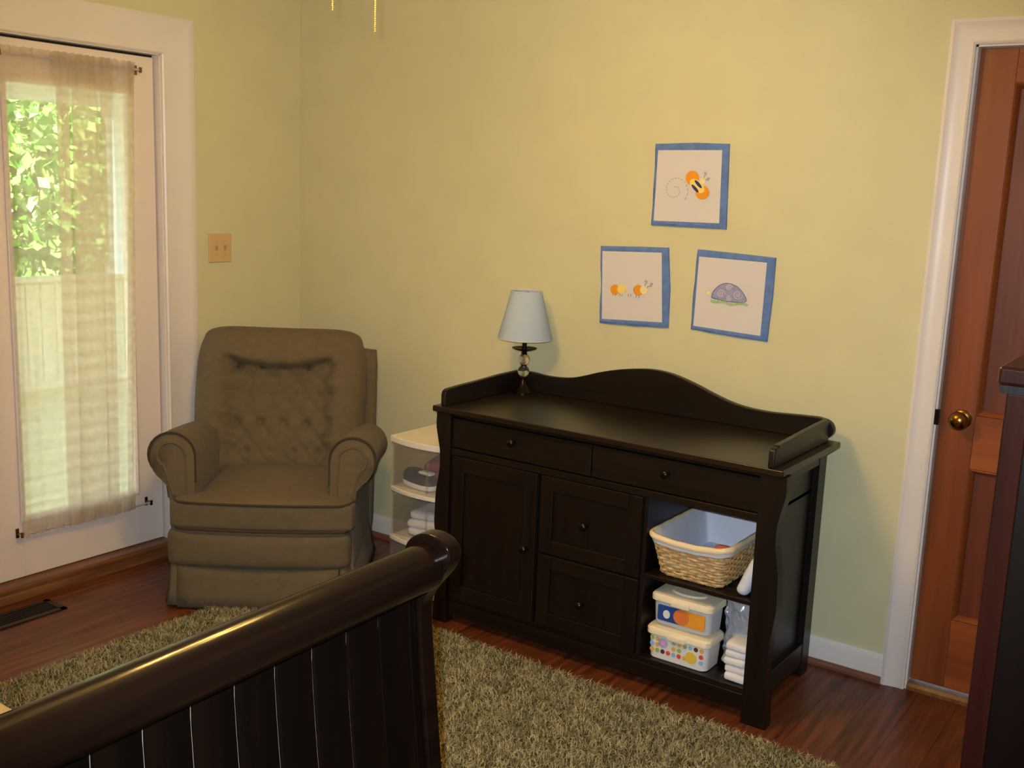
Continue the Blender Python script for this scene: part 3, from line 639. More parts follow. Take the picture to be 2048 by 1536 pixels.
# ------------------------------------------------------------------ quilted pictures
def flat(bm, pts, y, th=.0010):
    loft(bm, [[(x, y + th, z) for x, z in pts], [(x, y, z) for x, z in pts]])
def stroke(bm, pts, w, y): tube(bm, [(x, y, z) for x, z in pts], w, 5)
def quilt(name, label, outer, inner, c):
    q = thing(name, label, 'wall hanging', (c[0], -.001, c[1]))
    o8 = outer; O = spline(o8, 6, True)
    # outline of the inner cotton
    seg = []
    for k in range(4):
        a, b = inner[k], inner[(k + 1) % 4]
        for j in range(12): t_ = j / 12; seg.append((a[0] + (b[0] - a[0]) * t_, a[1] + (b[1] - a[1]) * t_))
    oc = []
    cs = [o8[0], o8[1], o8[2], o8[3], o8[4], o8[5], o8[6], o8[7]]
    for k in range(8):
        a, b = cs[k], cs[(k + 1) % 8]
        for j in range(6): t_ = j / 6; oc.append((a[0] + (b[0] - a[0]) * t_, a[1] + (b[1] - a[1]) * t_))
    wav = lambda x, z: .002 * math.sin(x * 60 + z * 45)
    bm = BM(); n = len(oc)
    rings = [[(x, -.001, z) for x, z in oc], [(x, -.007 + wav(x, z), z) for x, z in oc]]
    mid = [((a[0] + b[0]) / 2, (a[1] + b[1]) / 2) for a, b in zip(oc, seg)]
    rings += [[(x, -.0125 + wav(x, z), z) for x, z in mid], [(x, -.0095, z) for x, z in seg], [(x, -.002, z) for x, z in seg]]
    vs = [[bm.verts.new(p) for p in r_] for r_ in rings]
    for a, b in zip(vs, vs[1:] + [vs[0]]):
        for i in range(n): j = (i + 1) % n; bm.faces.new((a[i], a[j], b[j], b[i]))
    obj('border', bm, M_qb, q, ang=50, label='blue cotton border')
    G = 24; bm = BM(); g = []
    for j in range(G + 1):
        rw = []
        for i in range(G + 1):
            s, t_ = i / G, j / G; A, B, C_, D = inner
            x = (A[0] * (1 - s) + B[0] * s) * (1 - t_) + (D[0] * (1 - s) + C_[0] * s) * t_; z = (A[1] * (1 - s) + B[1] * s) * (1 - t_) + (D[1] * (1 - s) + C_[1] * s) * t_
            e = min(1, 8 * min(s, 1 - s, t_, 1 - t_)); yy = -.0088 - .0012 * e * (noise.noise(Vector((x * 22, z * 9, c[0]))))
            rw.append(bm.verts.new((x, yy, z)))
        g.append(rw)
    for j in range(G):
        for i in range(G): bm.faces.new((g[j][i], g[j][i + 1], g[j + 1][i + 1], g[j + 1][i]))
    pn = obj('cotton_panel', bm, M_qw, q, ang=80, label='off-white cotton panel'); return q, pn
YQ = -.0105
q, pn = quilt('quilted_picture', 'blue-bordered cotton square with an orange bee, topmost of the three', [(1.811, 1.753), (1.961, 1.758), (2.092, 1.755), (2.097, 1.62), (2.103, 1.466), (1.961, 1.466), (1.812, 1.466), (1.813, 1.612)], [(1.823, 1.731), (2.069, 1.734), (2.077, 1.486), (1.822, 1.483)], (1.955, 1.61))
bm = BM(); flat(bm, ellipse(1.964, 1.637, .026, .025), YQ - .0002); obj('wing', bm, M_orange, q); bm = BM(); flat(bm, ellipse(2.006, 1.588, .026, .024), YQ - .0002); obj('wing', bm, M_orange, q)
bm = BM(); flat(bm, ellipse(1.985, 1.610, .033, .018, rot=-.62), YQ - .0012); bd = obj('bee_body', bm, M_yel, q)
for off in (-.012, .007):
    bm = BM(); ca, sa = math.cos(.95), math.sin(.95); cx, cz = 1.985 + off * ca, 1.611 + off * sa
    flat(bm, ellipse(cx, cz, .019, .0055, rot=-.95 + .2), YQ - .002); obj('stripe', bm, M_navy, bd)
bm = BM(); flat(bm, ellipse(2.005, 1.628, .011, .011), YQ - .0006); obj('bee_head', bm, M_pyel, q)
def curl(x0, z0, x1, z1, s, r_=.006):
    return [(x0, z0), ((x0 + x1) / 2, (z0 + z1) / 2)] + [(x1 + r_ * (1 - k / 14) * math.cos(-PI / 2 + s * k * .6), z1 + r_ * (1 - k / 14) * math.sin(-PI / 2 + s * k * .6)) for k in range(13)]
for a in ((2.008, 1.636, 2.012, 1.654, 1), (2.014, 1.632, 2.027, 1.636, -1)):
    bm = BM(); stroke(bm, spline(curl(*a), 2), .0008, YQ - .0006); obj('antenna', bm, M_grey, q)
bm = BM(); sp = []
for k in range(60): a = 1.9 - k * .155; r_ = .010 + .045 * (k / 59) ** 1.1; sp.append((1.900 + r_ * math.cos(a), 1.594 + r_ * math.sin(a)))
for k in range(0, 58, 2): stroke(bm, [sp[k], sp[k + 1]], .0007, YQ - .0004)
obj('dashed_trail', bm, M_grey, q)
q, pn = quilt('quilted_picture', 'blue-bordered cotton square with an orange and yellow caterpillar, above the lamp', [(1.606, 1.379), (1.759, 1.386), (1.887, 1.39), (1.903, 1.243), (1.906, 1.102), (1.761, 1.094), (1.618, 1.091), (1.616, 1.23)], [(1.616, 1.361), (1.863, 1.371), (1.882, 1.12), (1.629, 1.108)], (1.755, 1.24))
for i, (x, z, r_, m) in enumerate(((1.743, 1.229, .017, M_qw), (1.680, 1.222, .0195, M_orange), (1.708, 1.227, .018, M_yel), (1.777, 1.228, .0195, M_orange), (1.801, 1.231, .016, M_pyel))):
    bm = BM(); flat(bm, ellipse(x, z, r_, r_), YQ - .0002 - .0006 * (i % 3)); obj('segment', bm, m, q)
for x in (1.672, 1.684, 1.700, 1.710, 1.738, 1.748, 1.770, 1.782):
    bm = BM(); stroke(bm, [(x, 1.212), (x + .001, 1.203), (x - .002, 1.200)], .0008, YQ - .0004); obj('leg', bm, M_grey, q)
for a in ((1.804, 1.244, 1.806, 1.262, 1), (1.812, 1.240, 1.832, 1.254, -1)):
    bm = BM(); stroke(bm, spline(curl(*a, .007), 2), .0009, YQ - .0004); obj('antenna', bm, M_grey, q)
q, pn = quilt('quilted_picture', 'tilted blue-bordered cotton square with a lilac turtle', [(2.002, 1.392), (2.147, 1.387), (2.29, 1.381), (2.29, 1.253), (2.283, 1.094), (2.15, 1.098), (1.996, 1.107), (1.997, 1.242)], [(2.01, 1.367), (2.262, 1.363), (2.259, 1.112), (2.006, 1.121)], (2.143, 1.24))
bm = BM(); flat(bm, spline([(2.068, 1.228), (2.076, 1.252), (2.100, 1.275), (2.128, 1.282), (2.160, 1.274), (2.186, 1.252), (2.197, 1.224), (2.170, 1.218), (2.130, 1.219), (2.095, 1.222)], 4, True), YQ - .0002); shl = obj('shell', bm, M_shell, q)
for x, z, s, r_ in ((2.104, 1.243, 1, .016), (2.166, 1.246, -1, .018), (2.133, 1.268, 1, .012), (2.134, 1.232, -1, .011)):
    bm = BM(); stroke(bm, [(x + (r_ * (1 - k / 26)) * math.cos(s * k * .45), z + (r_ * (1 - k / 26)) * math.sin(s * k * .45)) for k in range(25)], .0014, YQ - .0006); obj('swirl', bm, M_pink, shl)
bm = BM(); stroke(bm, spline([(2.068, 1.228), (2.076, 1.252), (2.100, 1.275), (2.128, 1.282), (2.160, 1.274), (2.186, 1.252), (2.197, 1.224), (2.130, 1.219), (2.068, 1.228)], 4), .0009, YQ - .0006); obj('outline', bm, M_navy, shl)
bm = BM(); flat(bm, ellipse(2.056, 1.243, .009, .007, rot=.4), YQ); flat(bm, [(2.060, 1.238), (2.076, 1.226), (2.072, 1.234), (2.064, 1.242)], YQ); obj('turtle_head', bm, M_pyel, q)
bm = BM(); stroke(bm, ellipse(2.056, 1.243, .009, .007, rot=.4), .0007, YQ - .0004); obj('head_outline', bm, M_lime, q)
bm = BM()
for k in range(46):
    x = 2.070 + k / 45 * .135; z = 1.216 - .004 * math.sin(k * .3) - (.004 if 10 < k < 40 else 0); stroke(bm, [(x - .004, z - .004), (x + R.uniform(-.002, .002), z + R.uniform(.003, .009))], .0011, YQ - .0003)
obj('grass_stitches', bm, M_lime, q)

# ------------------------------------------------------------------ things in the changing table's open shelves
# wicker basket with liner
bk_ = thing('wicker_basket', 'wicker basket with white cloth liner on the upper shelf', 'basket', (2.285, -.34, .384))
B0 = (2.190, 2.403, -.525, -.165); B1 = (2.160, 2.424, -.546, -.142); BZ0, BZ1 = .384, .522
def bring(t_, off=0., n=160, rc_=.03):
    x0, x1, y0_, y1_ = [B0[k] + (B1[k] - B0[k]) * t_ for k in range(4)]; out = []
    per = [(x0 + rc_, y0_), (x1 - rc_, y0_), (x1, y0_ + rc_), (x1, y1_ - rc_), (x1 - rc_, y1_), (x0 + rc_, y1_), (x0, y1_ - rc_), (x0, y0_ + rc_)]
    L = 2 * (x1 - x0 - 2 * rc_) + 2 * (y1_ - y0_ - 2 * rc_) + 2 * PI * rc_; dx, dy = x1 - x0 - 2 * rc_, y1_ - y0_ - 2 * rc_; q4 = PI * rc_ / 2
    for k in range(n):
        s = L * k / n
        if s < dx: p = (x0 + rc_ + s, y0_); nn = (0, -1)
        elif s < dx + q4: a = -PI / 2 + (s - dx) / rc_; nn = (math.cos(a), math.sin(a)); p = (x1 - rc_ + rc_ * nn[0], y0_ + rc_ + rc_ * nn[1])
        elif s < dx + q4 + dy: p = (x1, y0_ + rc_ + s - dx - q4); nn = (1, 0)
        elif s < dx + 2 * q4 + dy: a = (s - dx - q4 - dy) / rc_; nn = (math.cos(a), math.sin(a)); p = (x1 - rc_ + rc_ * nn[0], y1_ - rc_ + rc_ * nn[1])
        elif s < 2 * dx + 2 * q4 + dy: p = (x1 - rc_ - (s - dx - 2 * q4 - dy), y1_); nn = (0, 1)
        elif s < 2 * dx + 3 * q4 + dy: a = PI / 2 + (s - 2 * dx - 2 * q4 - dy) / rc_; nn = (math.cos(a), math.sin(a)); p = (x0 + rc_ + rc_ * nn[0], y1_ - rc_ + rc_ * nn[1])
        elif s < 2 * dx + 3 * q4 + 2 * dy: p = (x0, y1_ - rc_ - (s - 2 * dx - 3 * q4 - dy)); nn = (-1, 0)
        else: a = PI + (s - 2 * dx - 3 * q4 - 2 * dy) / rc_; nn = (math.cos(a), math.sin(a)); p = (x0 + rc_ + rc_ * nn[0], y0_ + rc_ + rc_ * nn[1])
        o_ = off(k) if callable(off) else off
        out.append((p[0] + nn[0] * o_, p[1] + nn[1] * o_))
    return out
NS = 40; rows = 11
for j in range(rows):
    t_ = (j + .5) / (rows + 3); z = BZ0 + .004 + (BZ1 - BZ0) * t_
    pr = bring(t_, lambda k, j=j: .0035 * math.sin(2 * PI * k / 160 * NS / 2 + (PI if j % 2 else 0)), 160)
    bm = BM(); tube(bm, [(x, y, z + .0012 * math.sin(k * .6 + j)) for k, (x, y) in enumerate(pr)], .0047, 6, True); obj('wicker_strand', bm, M_wicker, bk_)
for k in range(NS):
    a = bring(0, -.001, NS)[k]; b = bring(1, -.001, NS)[k]
    bm = BM(); tube(bm, [(a[0], a[1], BZ0 + .002), (b[0], b[1], BZ1 - .020)], .0028, 5); obj('stake', bm, M_wicker, bk_)
bm = BM(); prism(bm, bring(0, -.004, 60), 'z', BZ0 + .001, BZ0 + .008); obj('bottom', bm, M_wicker, bk_)
def lring(t_, off, dz=0, n=120): return [(x, y, BZ0 + (BZ1 - BZ0) * t_ + dz + .0006 * math.sin(k * .9) - (.012 * t_ * max(0, 1 - ((x - 2.29) / .13) ** 2) if y < -.5 else 0)) for k, (x, y) in enumerate(bring(t_, off, n))]
bm = BM(); loft(bm, [lring(.80, .0085), lring(.9, .010), lring(1.0, .010, -.002)], cap=False); obj('liner_flap', bm, M_cloth, bk_, ang=70)
bm = BM(); loft(bm, [lring(1.0, .0102, -.014), lring(1.0, .013, -.010), lring(1.0, .013, .0), lring(1.0, .006, .005), lring(1.0, -.002, .003), lring(1.0, -.004, -.004)], cap=False); obj('liner_hem', bm, M_creamtrim, bk_, ang=70, label='cream liner hem')
bm = BM(); loft(bm, [lring(1.0, -.004, -.003), lring(.88, -.012), lring(.6, -.015), lring(.15, -.015)], cap=False); fl2 = lring(.15, -.015); bm.faces.new([bm.verts.new(p) for p in fl2]); obj('liner', bm, M_bluecloth, bk_, ang=70, label='bluish white liner inside the basket')
bm = BM(); tube(bm, [(2.31, -.168, .41), (2.305, -.160, .47), (2.308, -.152, .518)], .0022, 5); obj('liner_seam', bm, M_cloth, bk_)
cloth_fold('small_cloth', 'small coral cloth lying inside the wicker basket', 'cloth', (2.372, -.47, .410), (.03, .045, .045), mat('coral_cloth', (216, 128, 112), .9), 1, .2, 9)
# nappies on the shelves
def nappy(label, c, h, rot, m=M_cloth, layers=2, seed=1):
    t_ = cloth_fold('folded_diaper', label, 'diaper', c, h, m, layers, rot[2], seed, 'white diapers on the open shelves'); t_.rotation_euler = rot; return t_
nappy('white folded diaper leaning beside the wicker basket on the upper shelf', (2.456, -.462, .389), (.021, .075, .066), (0, .44, .1), M_bluecloth, 1, 2)
nappy('second white diaper wedged behind the leaning one on the upper shelf', (2.474, -.27, .388), (.016, .08, .05), (0, .25, .05), M_cloth, 1, 7)
t_ = thing('folded_cloth', 'stack of folded white cloths at the front of the lower shelf', 'cloth', (2.468, -.475, .100))
for k in range(5):
    def wob(p, k=k): n_ = noise.noise_vector(Vector((p.x * 20 + k * 5, p.y * 20, k * 2.))); return p + Vector((n_.x * .004, n_.y * .004, n_.z * .003))
    bm = BM(); pillow(bm, (R.uniform(-.003, .003), R.uniform(-.003, .003), .0125 + k * .025), (.036, .055, .0128), .010, (0, 0, .001), 7, wob); obj('fold', bm, M_cloth, t_, local=True, ang=70)
t_ = thing('diaper_bag', 'shiny clear plastic bag of diapers behind the folded cloths on the lower shelf', 'bag', (2.445, -.30, .100))
def crink(p): n_ = noise.noise_vector(Vector((p.x * 45, p.y * 45, p.z * 34))); return p + Vector((n_.x * .012, n_.y * .018, n_.z * .014))
bm = BM(); pillow(bm, (0, -.01, .128), (.058, .140, .118), .03, n=22, fn=crink); obj('plastic_film', bm, M_film, t_, local=True, ang=25)
for k in range(3):
    bm = BM(); pillow(bm, (-.002, -.07 + k * .065, .115), (.042, .028, .095), .018, n=6, fn=lambda p: p + noise.noise_vector(p * 18) * .006); obj('diaper', bm, M_bluecloth, t_, local=True, ang=70)
bm = BM(); box(bm, -.03, .02, -.139, -.136, .06, .10); obj('printed_patch', bm, DOTS['yellow'], t_, local=True)
# wipes tubs
def rrect(x0, x1, y0_, y1_, r_, n=6):
    out = []
    for cx, cy, a0 in ((x1 - r_, y0_ + r_, -PI / 2), (x1 - r_, y1_ - r_, 0), (x0 + r_, y1_ - r_, PI / 2), (x0 + r_, y0_ + r_, PI)):
        for k in range(n + 1): a = a0 + PI / 2 * k / n; out.append((cx + r_ * math.cos(a), cy + r_ * math.sin(a)))
    return out
def tub(label, x0, x1, yf, yb, z0, h, mb, ml):
    t_ = thing('wipes_tub', label, 'tub', ((x0 + x1) / 2, (yf + yb) / 2, z0))
    def rg(ins, z, r_=.022): return [(x, y, z0 + z) for x, y in rrect(x0 + ins, x1 - ins, yf + ins, yb - ins, r_)]
    bm = BM(); loft(bm, [rg(.014, 0), rg(.011, .003), rg(.007, h * .72)]); obj('body', bm, mb, t_)
    bm = BM(); loft(bm, [rg(.002, h * .70), rg(0, h * .72), rg(0, h * .86), rg(.004, h * .91), rg(.02, h * .935), rg(.03, h * .95)]); ld = obj('lid', bm, ml, t_)
    bm = BM(); c = ((x0 + x1) / 2, (yf + yb) / 2); loft(bm, [[(c[0] + .062 * math.cos(a), c[1] + .038 * math.sin(a), z0 + h * .95) for a in [2 * PI * k / 28 for k in range(28)]], [(c[0] + .058 * math.cos(a), c[1] + .034 * math.sin(a), z0 + h) for a in [2 * PI * k / 28 for k in range(28)]]]); obj('flip_lid', bm, ml, ld)
    bm = BM(); pillow(bm, (c[0], yf - .001, z0 + h * .74), (.032, .005, .010), .004, n=4); obj('latch', bm, ml, ld)
    return t_
yf = -.540
t_ = tub('white wipes tub with coloured dots, under the frosted tub', 2.162, 2.386, yf, -.41, .100, .118, M_tub, M_tublid)
yd = yf + .0085
bm = BM(); cols = list(DOTS.values()); keys = list(DOTS)
def dot(bm, x, z, r_, k, y=yd):
    n0 = len(bm.faces); flat(bm, ellipse(x, z, r_, r_, 20), y - .0016, .0016); bm.faces.ensure_lookup_table()
    for f in bm.faces[n0:]: f.material_index = keys.index(k)
xs = [2.186 + k * .0192 for k in range(10)]
c1 = 'green orange brown blue green orange green blue brown orange'.split(); c2 = 'orange green brown red blue red orange brown green blue'.split(); c3 = 'blue orange green brown orange green blue green orange red'.split()
for i, x in enumerate(xs):
    if i not in (2, 3): dot(bm, x, .170, .0075, c1[i])
    if i not in (2, 3, 6, 7, 8): dot(bm, x, .150, .0075, c3[i])
    if i not in (7, 8): dot(bm, x, .130, .0075, c2[i], yd + .001)
dot(bm, 2.225, .160, .0165, 'lilac'); dot(bm, 2.324, .138, .0195, 'yellow')
dot(bm, 2.225, .159, .008, 'pink', yd - .001); 
obj('dot_print', bm, cols, t_, ang=20, label='print of coloured dots')
t_ = tub('frosted wipes tub with a blue and orange label, upper of the two', 2.170, 2.386, -.536, -.41, .2185, .112, M_tubgrey, M_tublid)
yl = -.536 + .008
lx0, lx1, lz0, lz1 = 2.197, 2.362, .234, .286
bm = BM(); keysl = [M_lab_blue, M_lab_or2, M_lab_or, M_tub]
def lab(pts, y, mi):
    n0 = len(bm.faces); flat(bm, pts, y, .0016); bm.faces.ensure_lookup_table()
    for f in bm.faces[n0:]: f.material_index = mi
lab([(x, z) for x, z in rrect(lx0, lx1, lz0, lz1, .006)], yl - .0016, 0)
lab([(x, z) for x, z in rrect(2.272, lx1, lz0, lz1, .006)], yl - .0022, 2)
lab(ellipse(2.280, .260, .027, .0255), yl - .0026, 1)
lab(ellipse(2.229, .258, .012, .014), yl - .0030, 3)
obj('label_print', bm, keysl, t_, ang=20, label='blue and orange printed label')

# ------------------------------------------------------------------ sleigh bed in the foreground
bed = thing('toddler_bed', 'dark glossy sleigh-style child bed with rolled footboard of vertical planks', 'bed', (1.86, -2.49, 0))
def bxs(z): return float(np.interp(z, [0, .15, .30, .558, .68, .775, .857, .90], [2.592, 2.588, 2.579, 2.552, 2.538, 2.528, 2.522, 2.522]))
BY0, BY1 = -3.030, -2.085
def board(mx, nm):   # mx maps the footboard's x to the other end
    head = [(2.528, .857), (2.534, .884), (2.549, .906), (2.568, .929), (2.581, .947), (2.587, .968), (2.581, .986), (2.564, .997), (2.540, 1.001), (2.515, .995), (2.495, .978), (2.486, .950), (2.484, .915)]
    outl = [(bxs(z) + .006, z) for z in (0, .1, .2, .3, .4, .5, .6, .7, .78)] + head + [(bxs(z) - .042, z) for z in (.80, .7, .6, .5, .4, .3, .2, .1, 0)]
    o2 = spline(outl, 3)
    for a, b in ((BY1 - .036, BY1), (BY0, BY0 + .036)):
        bm = BM(); prism(bm, [(mx(x), z - .007 * (z > .8)) for x, z in o2], 'y', a, b); obj('end_post', bm, M_bed, bed, bevel=.004, seg=3)
    bm = BM(); cx, cz = 2.536, .936; n = 28
    pr = [(mx(cx + .0405 * math.cos(2 * PI * k / n)), cz + .0415 * math.sin(2 * PI * k / n)) for k in range(n)]
    prism(bm, pr, 'y', BY0 + .036, BY1 - .036); obj('top_rail', bm, M_bed, bed, ang=60)
    bm = BM(); prism(bm, [(mx(2.545), .16), (mx(2.588), .16), (mx(2.584), .27), (mx(2.545), .27)], 'y', BY0 + .036, BY1 - .036); obj('bottom_rail', bm, M_bed, bed, bevel=.003)
    y = -2.0895 - .0567
    edges = [-2.121, -2.146, -2.2232, -2.3002, -2.3772, -2.4542, -2.5312, -2.6082, -2.6852, -2.7622, -2.8392, -2.9162, -2.969, -2.994]
    for e_ in edges[1:-1]:
        bm = BM(); loft(bm, [[(mx(bxs(z) - .010), e_ - .003, z), (mx(bxs(z) - .0035), e_ - .003, z), (mx(bxs(z) - .0035), e_ + .003, z), (mx(bxs(z) - .010), e_ + .003, z)] for z in [.25 + .655 * k / 12 for k in range(13)]]); obj('bare_wood_tongue', bm, M_tongue, bed)
    for a, b in zip(edges, edges[1:]):
        rings = []
        for k in range(13):
            z = .25 + (.915 - .25) * k / 12; xo = bxs(z); xi = xo - .018; c = .0032
            y1_, y0_ = a - .0009, b + .0009
            f_ = [(xi, y0_), (xo - c, y0_), (xo - c * .45, y0_ + c * .18), (xo - c * .18, y0_ + c * .45), (xo, y0_ + c), (xo, y1_ - c), (xo - c * .18, y1_ - c * .45), (xo - c * .45, y1_ - c * .18), (xo - c, y1_), (xi, y1_)]
            rings.append([(mx(x), yy, z) for x, yy in f_])
        bm = BM(); loft(bm, rings); obj('plank', bm, M_bedz, bed, ang=50)
board(lambda x: x, 'foot'); board(lambda x: 3.56 - x, 'head')
for y0_, y1_ in ((BY0 + .004, BY0 + .03), (BY1 - .03, BY1 - .004)): bx('side_rail', (1.03, 2.535, y0_, y1_, .05, .165), M_bed, bed, bevel=.004)
bed.rotation_euler = (0, 0, .034); bed.location = (1.871, -2.508, 0)   # stands very slightly askew
mt = thing('mattress', 'cream-sheeted mattress corner behind the dark footboard at the left edge', 'mattress', (1.86, -2.49, .12))
bm = BM(); pillow(bm, (1.775, -2.560, .203), (.72, .398, .085), .03, (0, 0, .006), 12); obj('sheet', bm, M_cream, mt)

# ------------------------------------------------------------------ tall chest at the right edge
ch = thing('tall_chest', 'tall dark cherry chest at the right edge of the picture', 'chest of drawers', (3.62, -1.38, 0))
CX0, CX1, CY0, CY1 = 3.352, 3.872, -1.80, -.96
bx('top', (CX0 - .012, CX1, CY0 - .014, CY1 + .014, 1.324, 1.352), M_cherry, ch, bevel=.006)
bm = BM(); prism(bm, [(CX0 - .006, 1.312), (CX0 - .010, 1.324), (CX1, 1.324), (CX1, 1.312)], 'y', CY0 - .008, CY1 + .008); obj('cornice', bm, M_cherry_d, ch)
for a in ((CX0, CX0 + .032), (CX1 - .032, CX1)):
    for b in ((CY0, CY0 + .035), (CY1 - .035, CY1)): bx('corner_post', (a[0], a[1], b[0], b[1], 0, 1.312), M_cherry, ch, bevel=.003)
for b in ((CY0 + .002, CY0 + .02), (CY1 - .02, CY1 - .002)):
    bx('side_rail', (CX0 + .032, CX1 - .032, b[0], b[1], 1.235, 1.312), M_cherry, ch); bx('side_rail', (CX0 + .032, CX1 - .032, b[0], b[1], .08, .16), M_cherry, ch)
for b in ((CY0 + .010, CY0 + .018), (CY1 - .018, CY1 - .010)): bx('side_panel', (CX0 + .03, CX1 - .03, b[0], b[1], .15, 1.24), M_cherry_d, ch)
bx('back_panel', (CX1 - .012, CX1 - .004, CY0 + .03, CY1 - .03, .08, 1.312), M_cherry_d, ch)
zz = [.10, .34, .58, .80, 1.00, 1.16, 1.305]
for a, b in zip(zz, zz[1:]):
    d = bx('drawer', (CX0 - .004, CX0 + .016, CY0 + .038, CY1 - .038, a + .006, b - .006), M_cherry, ch, bevel=.004)
    for y in (CY0 + .2, CY1 - .2):
        bm = BM(); lathe(bm, [(.0, 0), (.010, 0), (.008, .006), (.013, .016), (.012, .022), (.004, .026)], n=16); bm.transform(Matrix.Translation((CX0 - .004, y, (a + b) / 2)) @ Matrix.Rotation(-PI / 2, 4, 'Y')); obj('knob', bm, M_brass, d)
bx('carcass', (CX0 + .016, CX1 - .012, CY0 + .02, CY1 - .02, .08, 1.30), M_cherry_d, ch, bevel=0)

# ------------------------------------------------------------------ shag rug
rug = thing('shag_rug', 'olive-tan shag rug on the wooden floor', 'rug', (1.83, -1.42, 0))
RX0, RX1, RYb, RYf = .625, 3.02, -2.20, -.648
bx('backing', (RX0 + .01, RX1 - .01, RYb + .01, RYf - .01, .0004, .008), M_rugb, rug, bevel=.003)
rng = np.random.default_rng(3); NS_ = 170000
px = rng.uniform(RX0 + .008, RX1 - .008, NS_); py = rng.uniform(RYb + .008, RYf - .008, NS_)
cth, sth = math.cos(TH), math.sin(TH); u_ = (px - .754) * cth + (py + .922) * sth; v_ = -(px - .754) * sth + (py + .922) * cth
keep = ~((np.abs(u_) < .335) & (v_ > .0) & (v_ < .75)); px, py = px[keep], py[keep]; n_ = len(px)
hgt = rng.uniform(.016, .030, n_) ; a_ = rng.uniform(0, 2 * PI, n_); lean = rng.uniform(.006, .024, n_); b_ = a_ + rng.uniform(-1.2, 1.2, n_)
wd = rng.uniform(.0008, .0016, n_); wx, wy = -np.sin(a_) * wd, np.cos(a_) * wd
V = np.zeros((n_, 5, 3)); z0 = .004
V[:, 0] = np.stack([px - wx, py - wy, np.full(n_, z0)], 1); V[:, 1] = np.stack([px + wx, py + wy, np.full(n_, z0)], 1)
mx_, my_ = px + np.cos(a_) * lean * .4, py + np.sin(a_) * lean * .4
V[:, 2] = np.stack([mx_ + wx, my_ + wy, hgt * .7], 1); V[:, 3] = np.stack([mx_ - wx, my_ - wy, hgt * .7], 1)
V[:, 4] = np.stack([mx_ + np.cos(b_) * lean, my_ + np.sin(b_) * lean, hgt * .92], 1)
V[:, :, 0] -= 1.83; V[:, :, 1] += 1.42
base = np.arange(n_) * 5
loops = np.stack([base, base + 1, base + 2, base + 3, base + 3, base + 2, base + 4], 1).ravel()
me = bpy.data.meshes.new('pile'); me.vertices.add(n_ * 5); me.vertices.foreach_set('co', V.ravel()); me.loops.add(n_ * 7); me.loops.foreach_set('vertex_index', loops.astype(np.int32))
ls = np.stack([np.arange(n_) * 7, np.arange(n_) * 7 + 4], 1).ravel(); me.polygons.add(n_ * 2); me.polygons.foreach_set('loop_start', ls.astype(np.int32)); me.update(calc_edges=True); me.validate()
me.materials.append(M_rug); po = bpy.data.objects.new('pile', me); COL.objects.link(po); po.parent = rug; po['kind'] = 'stuff'

# ------------------------------------------------------------------ porch and trees outside the glazed door
pd = sroot('porch_floor', 'pale porch floor outside the glazed door', 'porch floor')
for k in range(27):
    x = -4.05 + k * .144
    bx('deck_board', (x, x + .138, -3.6, 3.8, -.13, -.10), M_deck, pd, bevel=0)
bm = BM(); box(bm, -14, -4.2, -9, 16, -.5, -.4); struct(obj('lawn', bm, M_lawn, smooth=False), 'green lawn beyond the porch', 'lawn')
pw_ = thing('porch_railing', 'pale boarded porch half-wall seen through the sheer curtain', 'railing', (-4, 1, -.1))
for k in range(34): y = -1.2 + k * .122; bx('board', (-4.05, -4.03, y, y + .117, -.10, .74), M_rail, pw_, bevel=.002)
bx('cap', (-4.10, -3.95, -1.25, 3.0, .74, .775), M_rail, pw_); bx('base_rail', (-4.06, -3.99, -1.25, 3.0, -.10, -.04), M_rail, pw_)
pp = thing('porch_post', 'white porch post seen through the right side of the curtain', 'post', (-4, 1.80, .775))
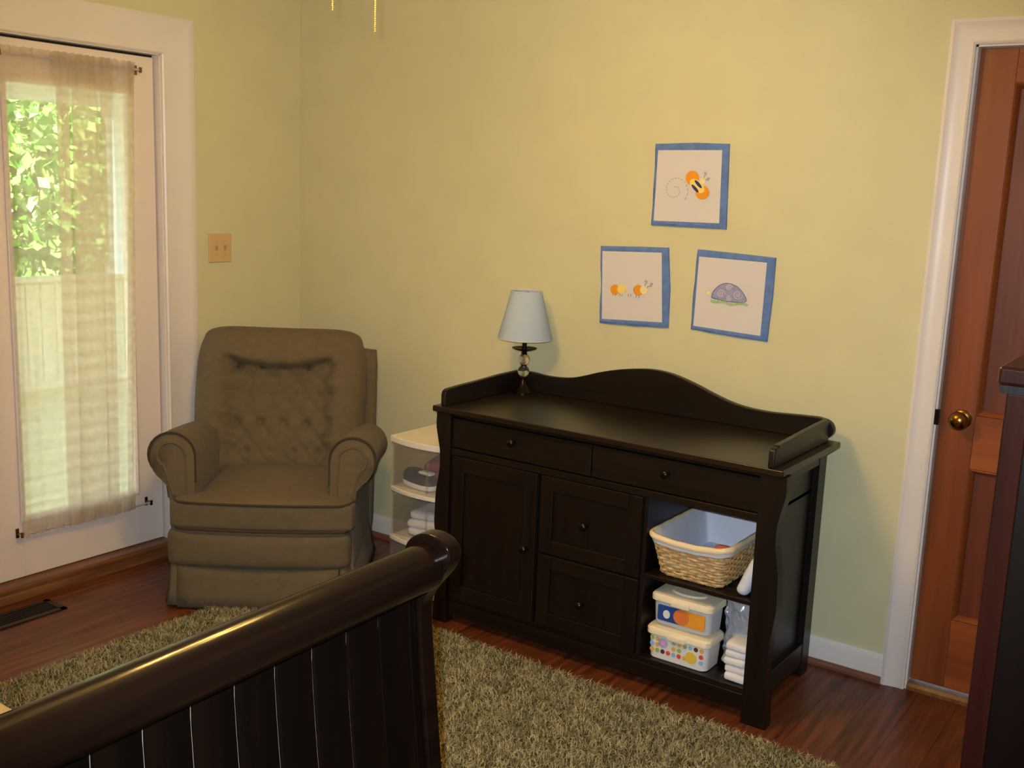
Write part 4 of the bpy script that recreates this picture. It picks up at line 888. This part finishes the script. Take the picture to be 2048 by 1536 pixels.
bx('shaft', (-4.06, -3.95, 1.745, 1.855, .775, 2.09), M_ext, pp, bevel=.004); bx('capital', (-4.08, -3.93, 1.725, 1.875, 2.04, 2.09), M_ext, pp); bx('plinth', (-4.08, -3.93, 1.725, 1.875, .775, .84), M_ext, pp)
pr_ = sroot('porch_roof', 'white porch beam and ceiling above the foliage', 'porch roof')
bx('beam', (-4.10, -3.95, -3.6, 3.8, 2.09, 2.35), M_ext, pr_); bx('soffit', (-4.3, -.16, -3.6, 3.8, 2.42, 2.48), M_ext, pr_, bevel=0)
def tree(label, x, y, h, rx, rz, zc_, n, seed):
    t_ = thing('tree', label, 'tree', (x, y, -.4)); rg = np.random.default_rng(seed)
    bm = BM(); tube(bm, [(x, y, -.4), (x + .05, y + .04, h * .35), (x - .02, y, h * .7), (x, y + .05, h)], [.11, .09, .07, .03], 10); obj('trunk', bm, M_bark, t_)
    p = rg.normal(size=(n, 3)); p /= np.linalg.norm(p, axis=1)[:, None]; p *= (rg.uniform(.2, 1, n) ** .5)[:, None]; p = p * np.array([rx, rx, rz]) + np.array([0, 0, zc_ + .4])
    d = rg.normal(size=(n, 3)); d[:, 2] -= .5; d /= np.linalg.norm(d, axis=1)[:, None]; e = np.cross(d, rg.normal(size=(n, 3))); e /= np.linalg.norm(e, axis=1)[:, None]
    L = rg.uniform(.08, .18, n)[:, None]; w_ = L * .30
    Vv = np.stack([p, p + d * L * .5 + e * w_, p + d * L, p + d * L * .5 - e * w_], 1)
    me = bpy.data.meshes.new('foliage'); me.from_pydata(Vv.reshape(-1, 3).tolist(), [], (np.arange(n)[:, None] * 4 + np.arange(4)).tolist()); me.materials.append(M_leaf)
    o = bpy.data.objects.new('foliage', me); COL.objects.link(o); o.parent = t_; o['kind'] = 'stuff'
tree('leafy green tree just beyond the porch railing', -6.0, 2.4, 2.6, 1.25, 1.2, 1.5, 6000, 1)
tree('leafy green bush nearer the left frame edge outside', -5.9, -.25, 2.3, 1.2, 1.1, 1.2, 5500, 2)
tree('taller leafy tree further behind the porch post', -9.6, 5.6, 4.0, 2.1, 2.2, 2.0, 7000, 3)
tree('taller leafy tree furthest back on the lawn', -10.0, 1.2, 4.2, 2.1, 2.2, 2.0, 7000, 4)
bpy.context.view_layer.update()
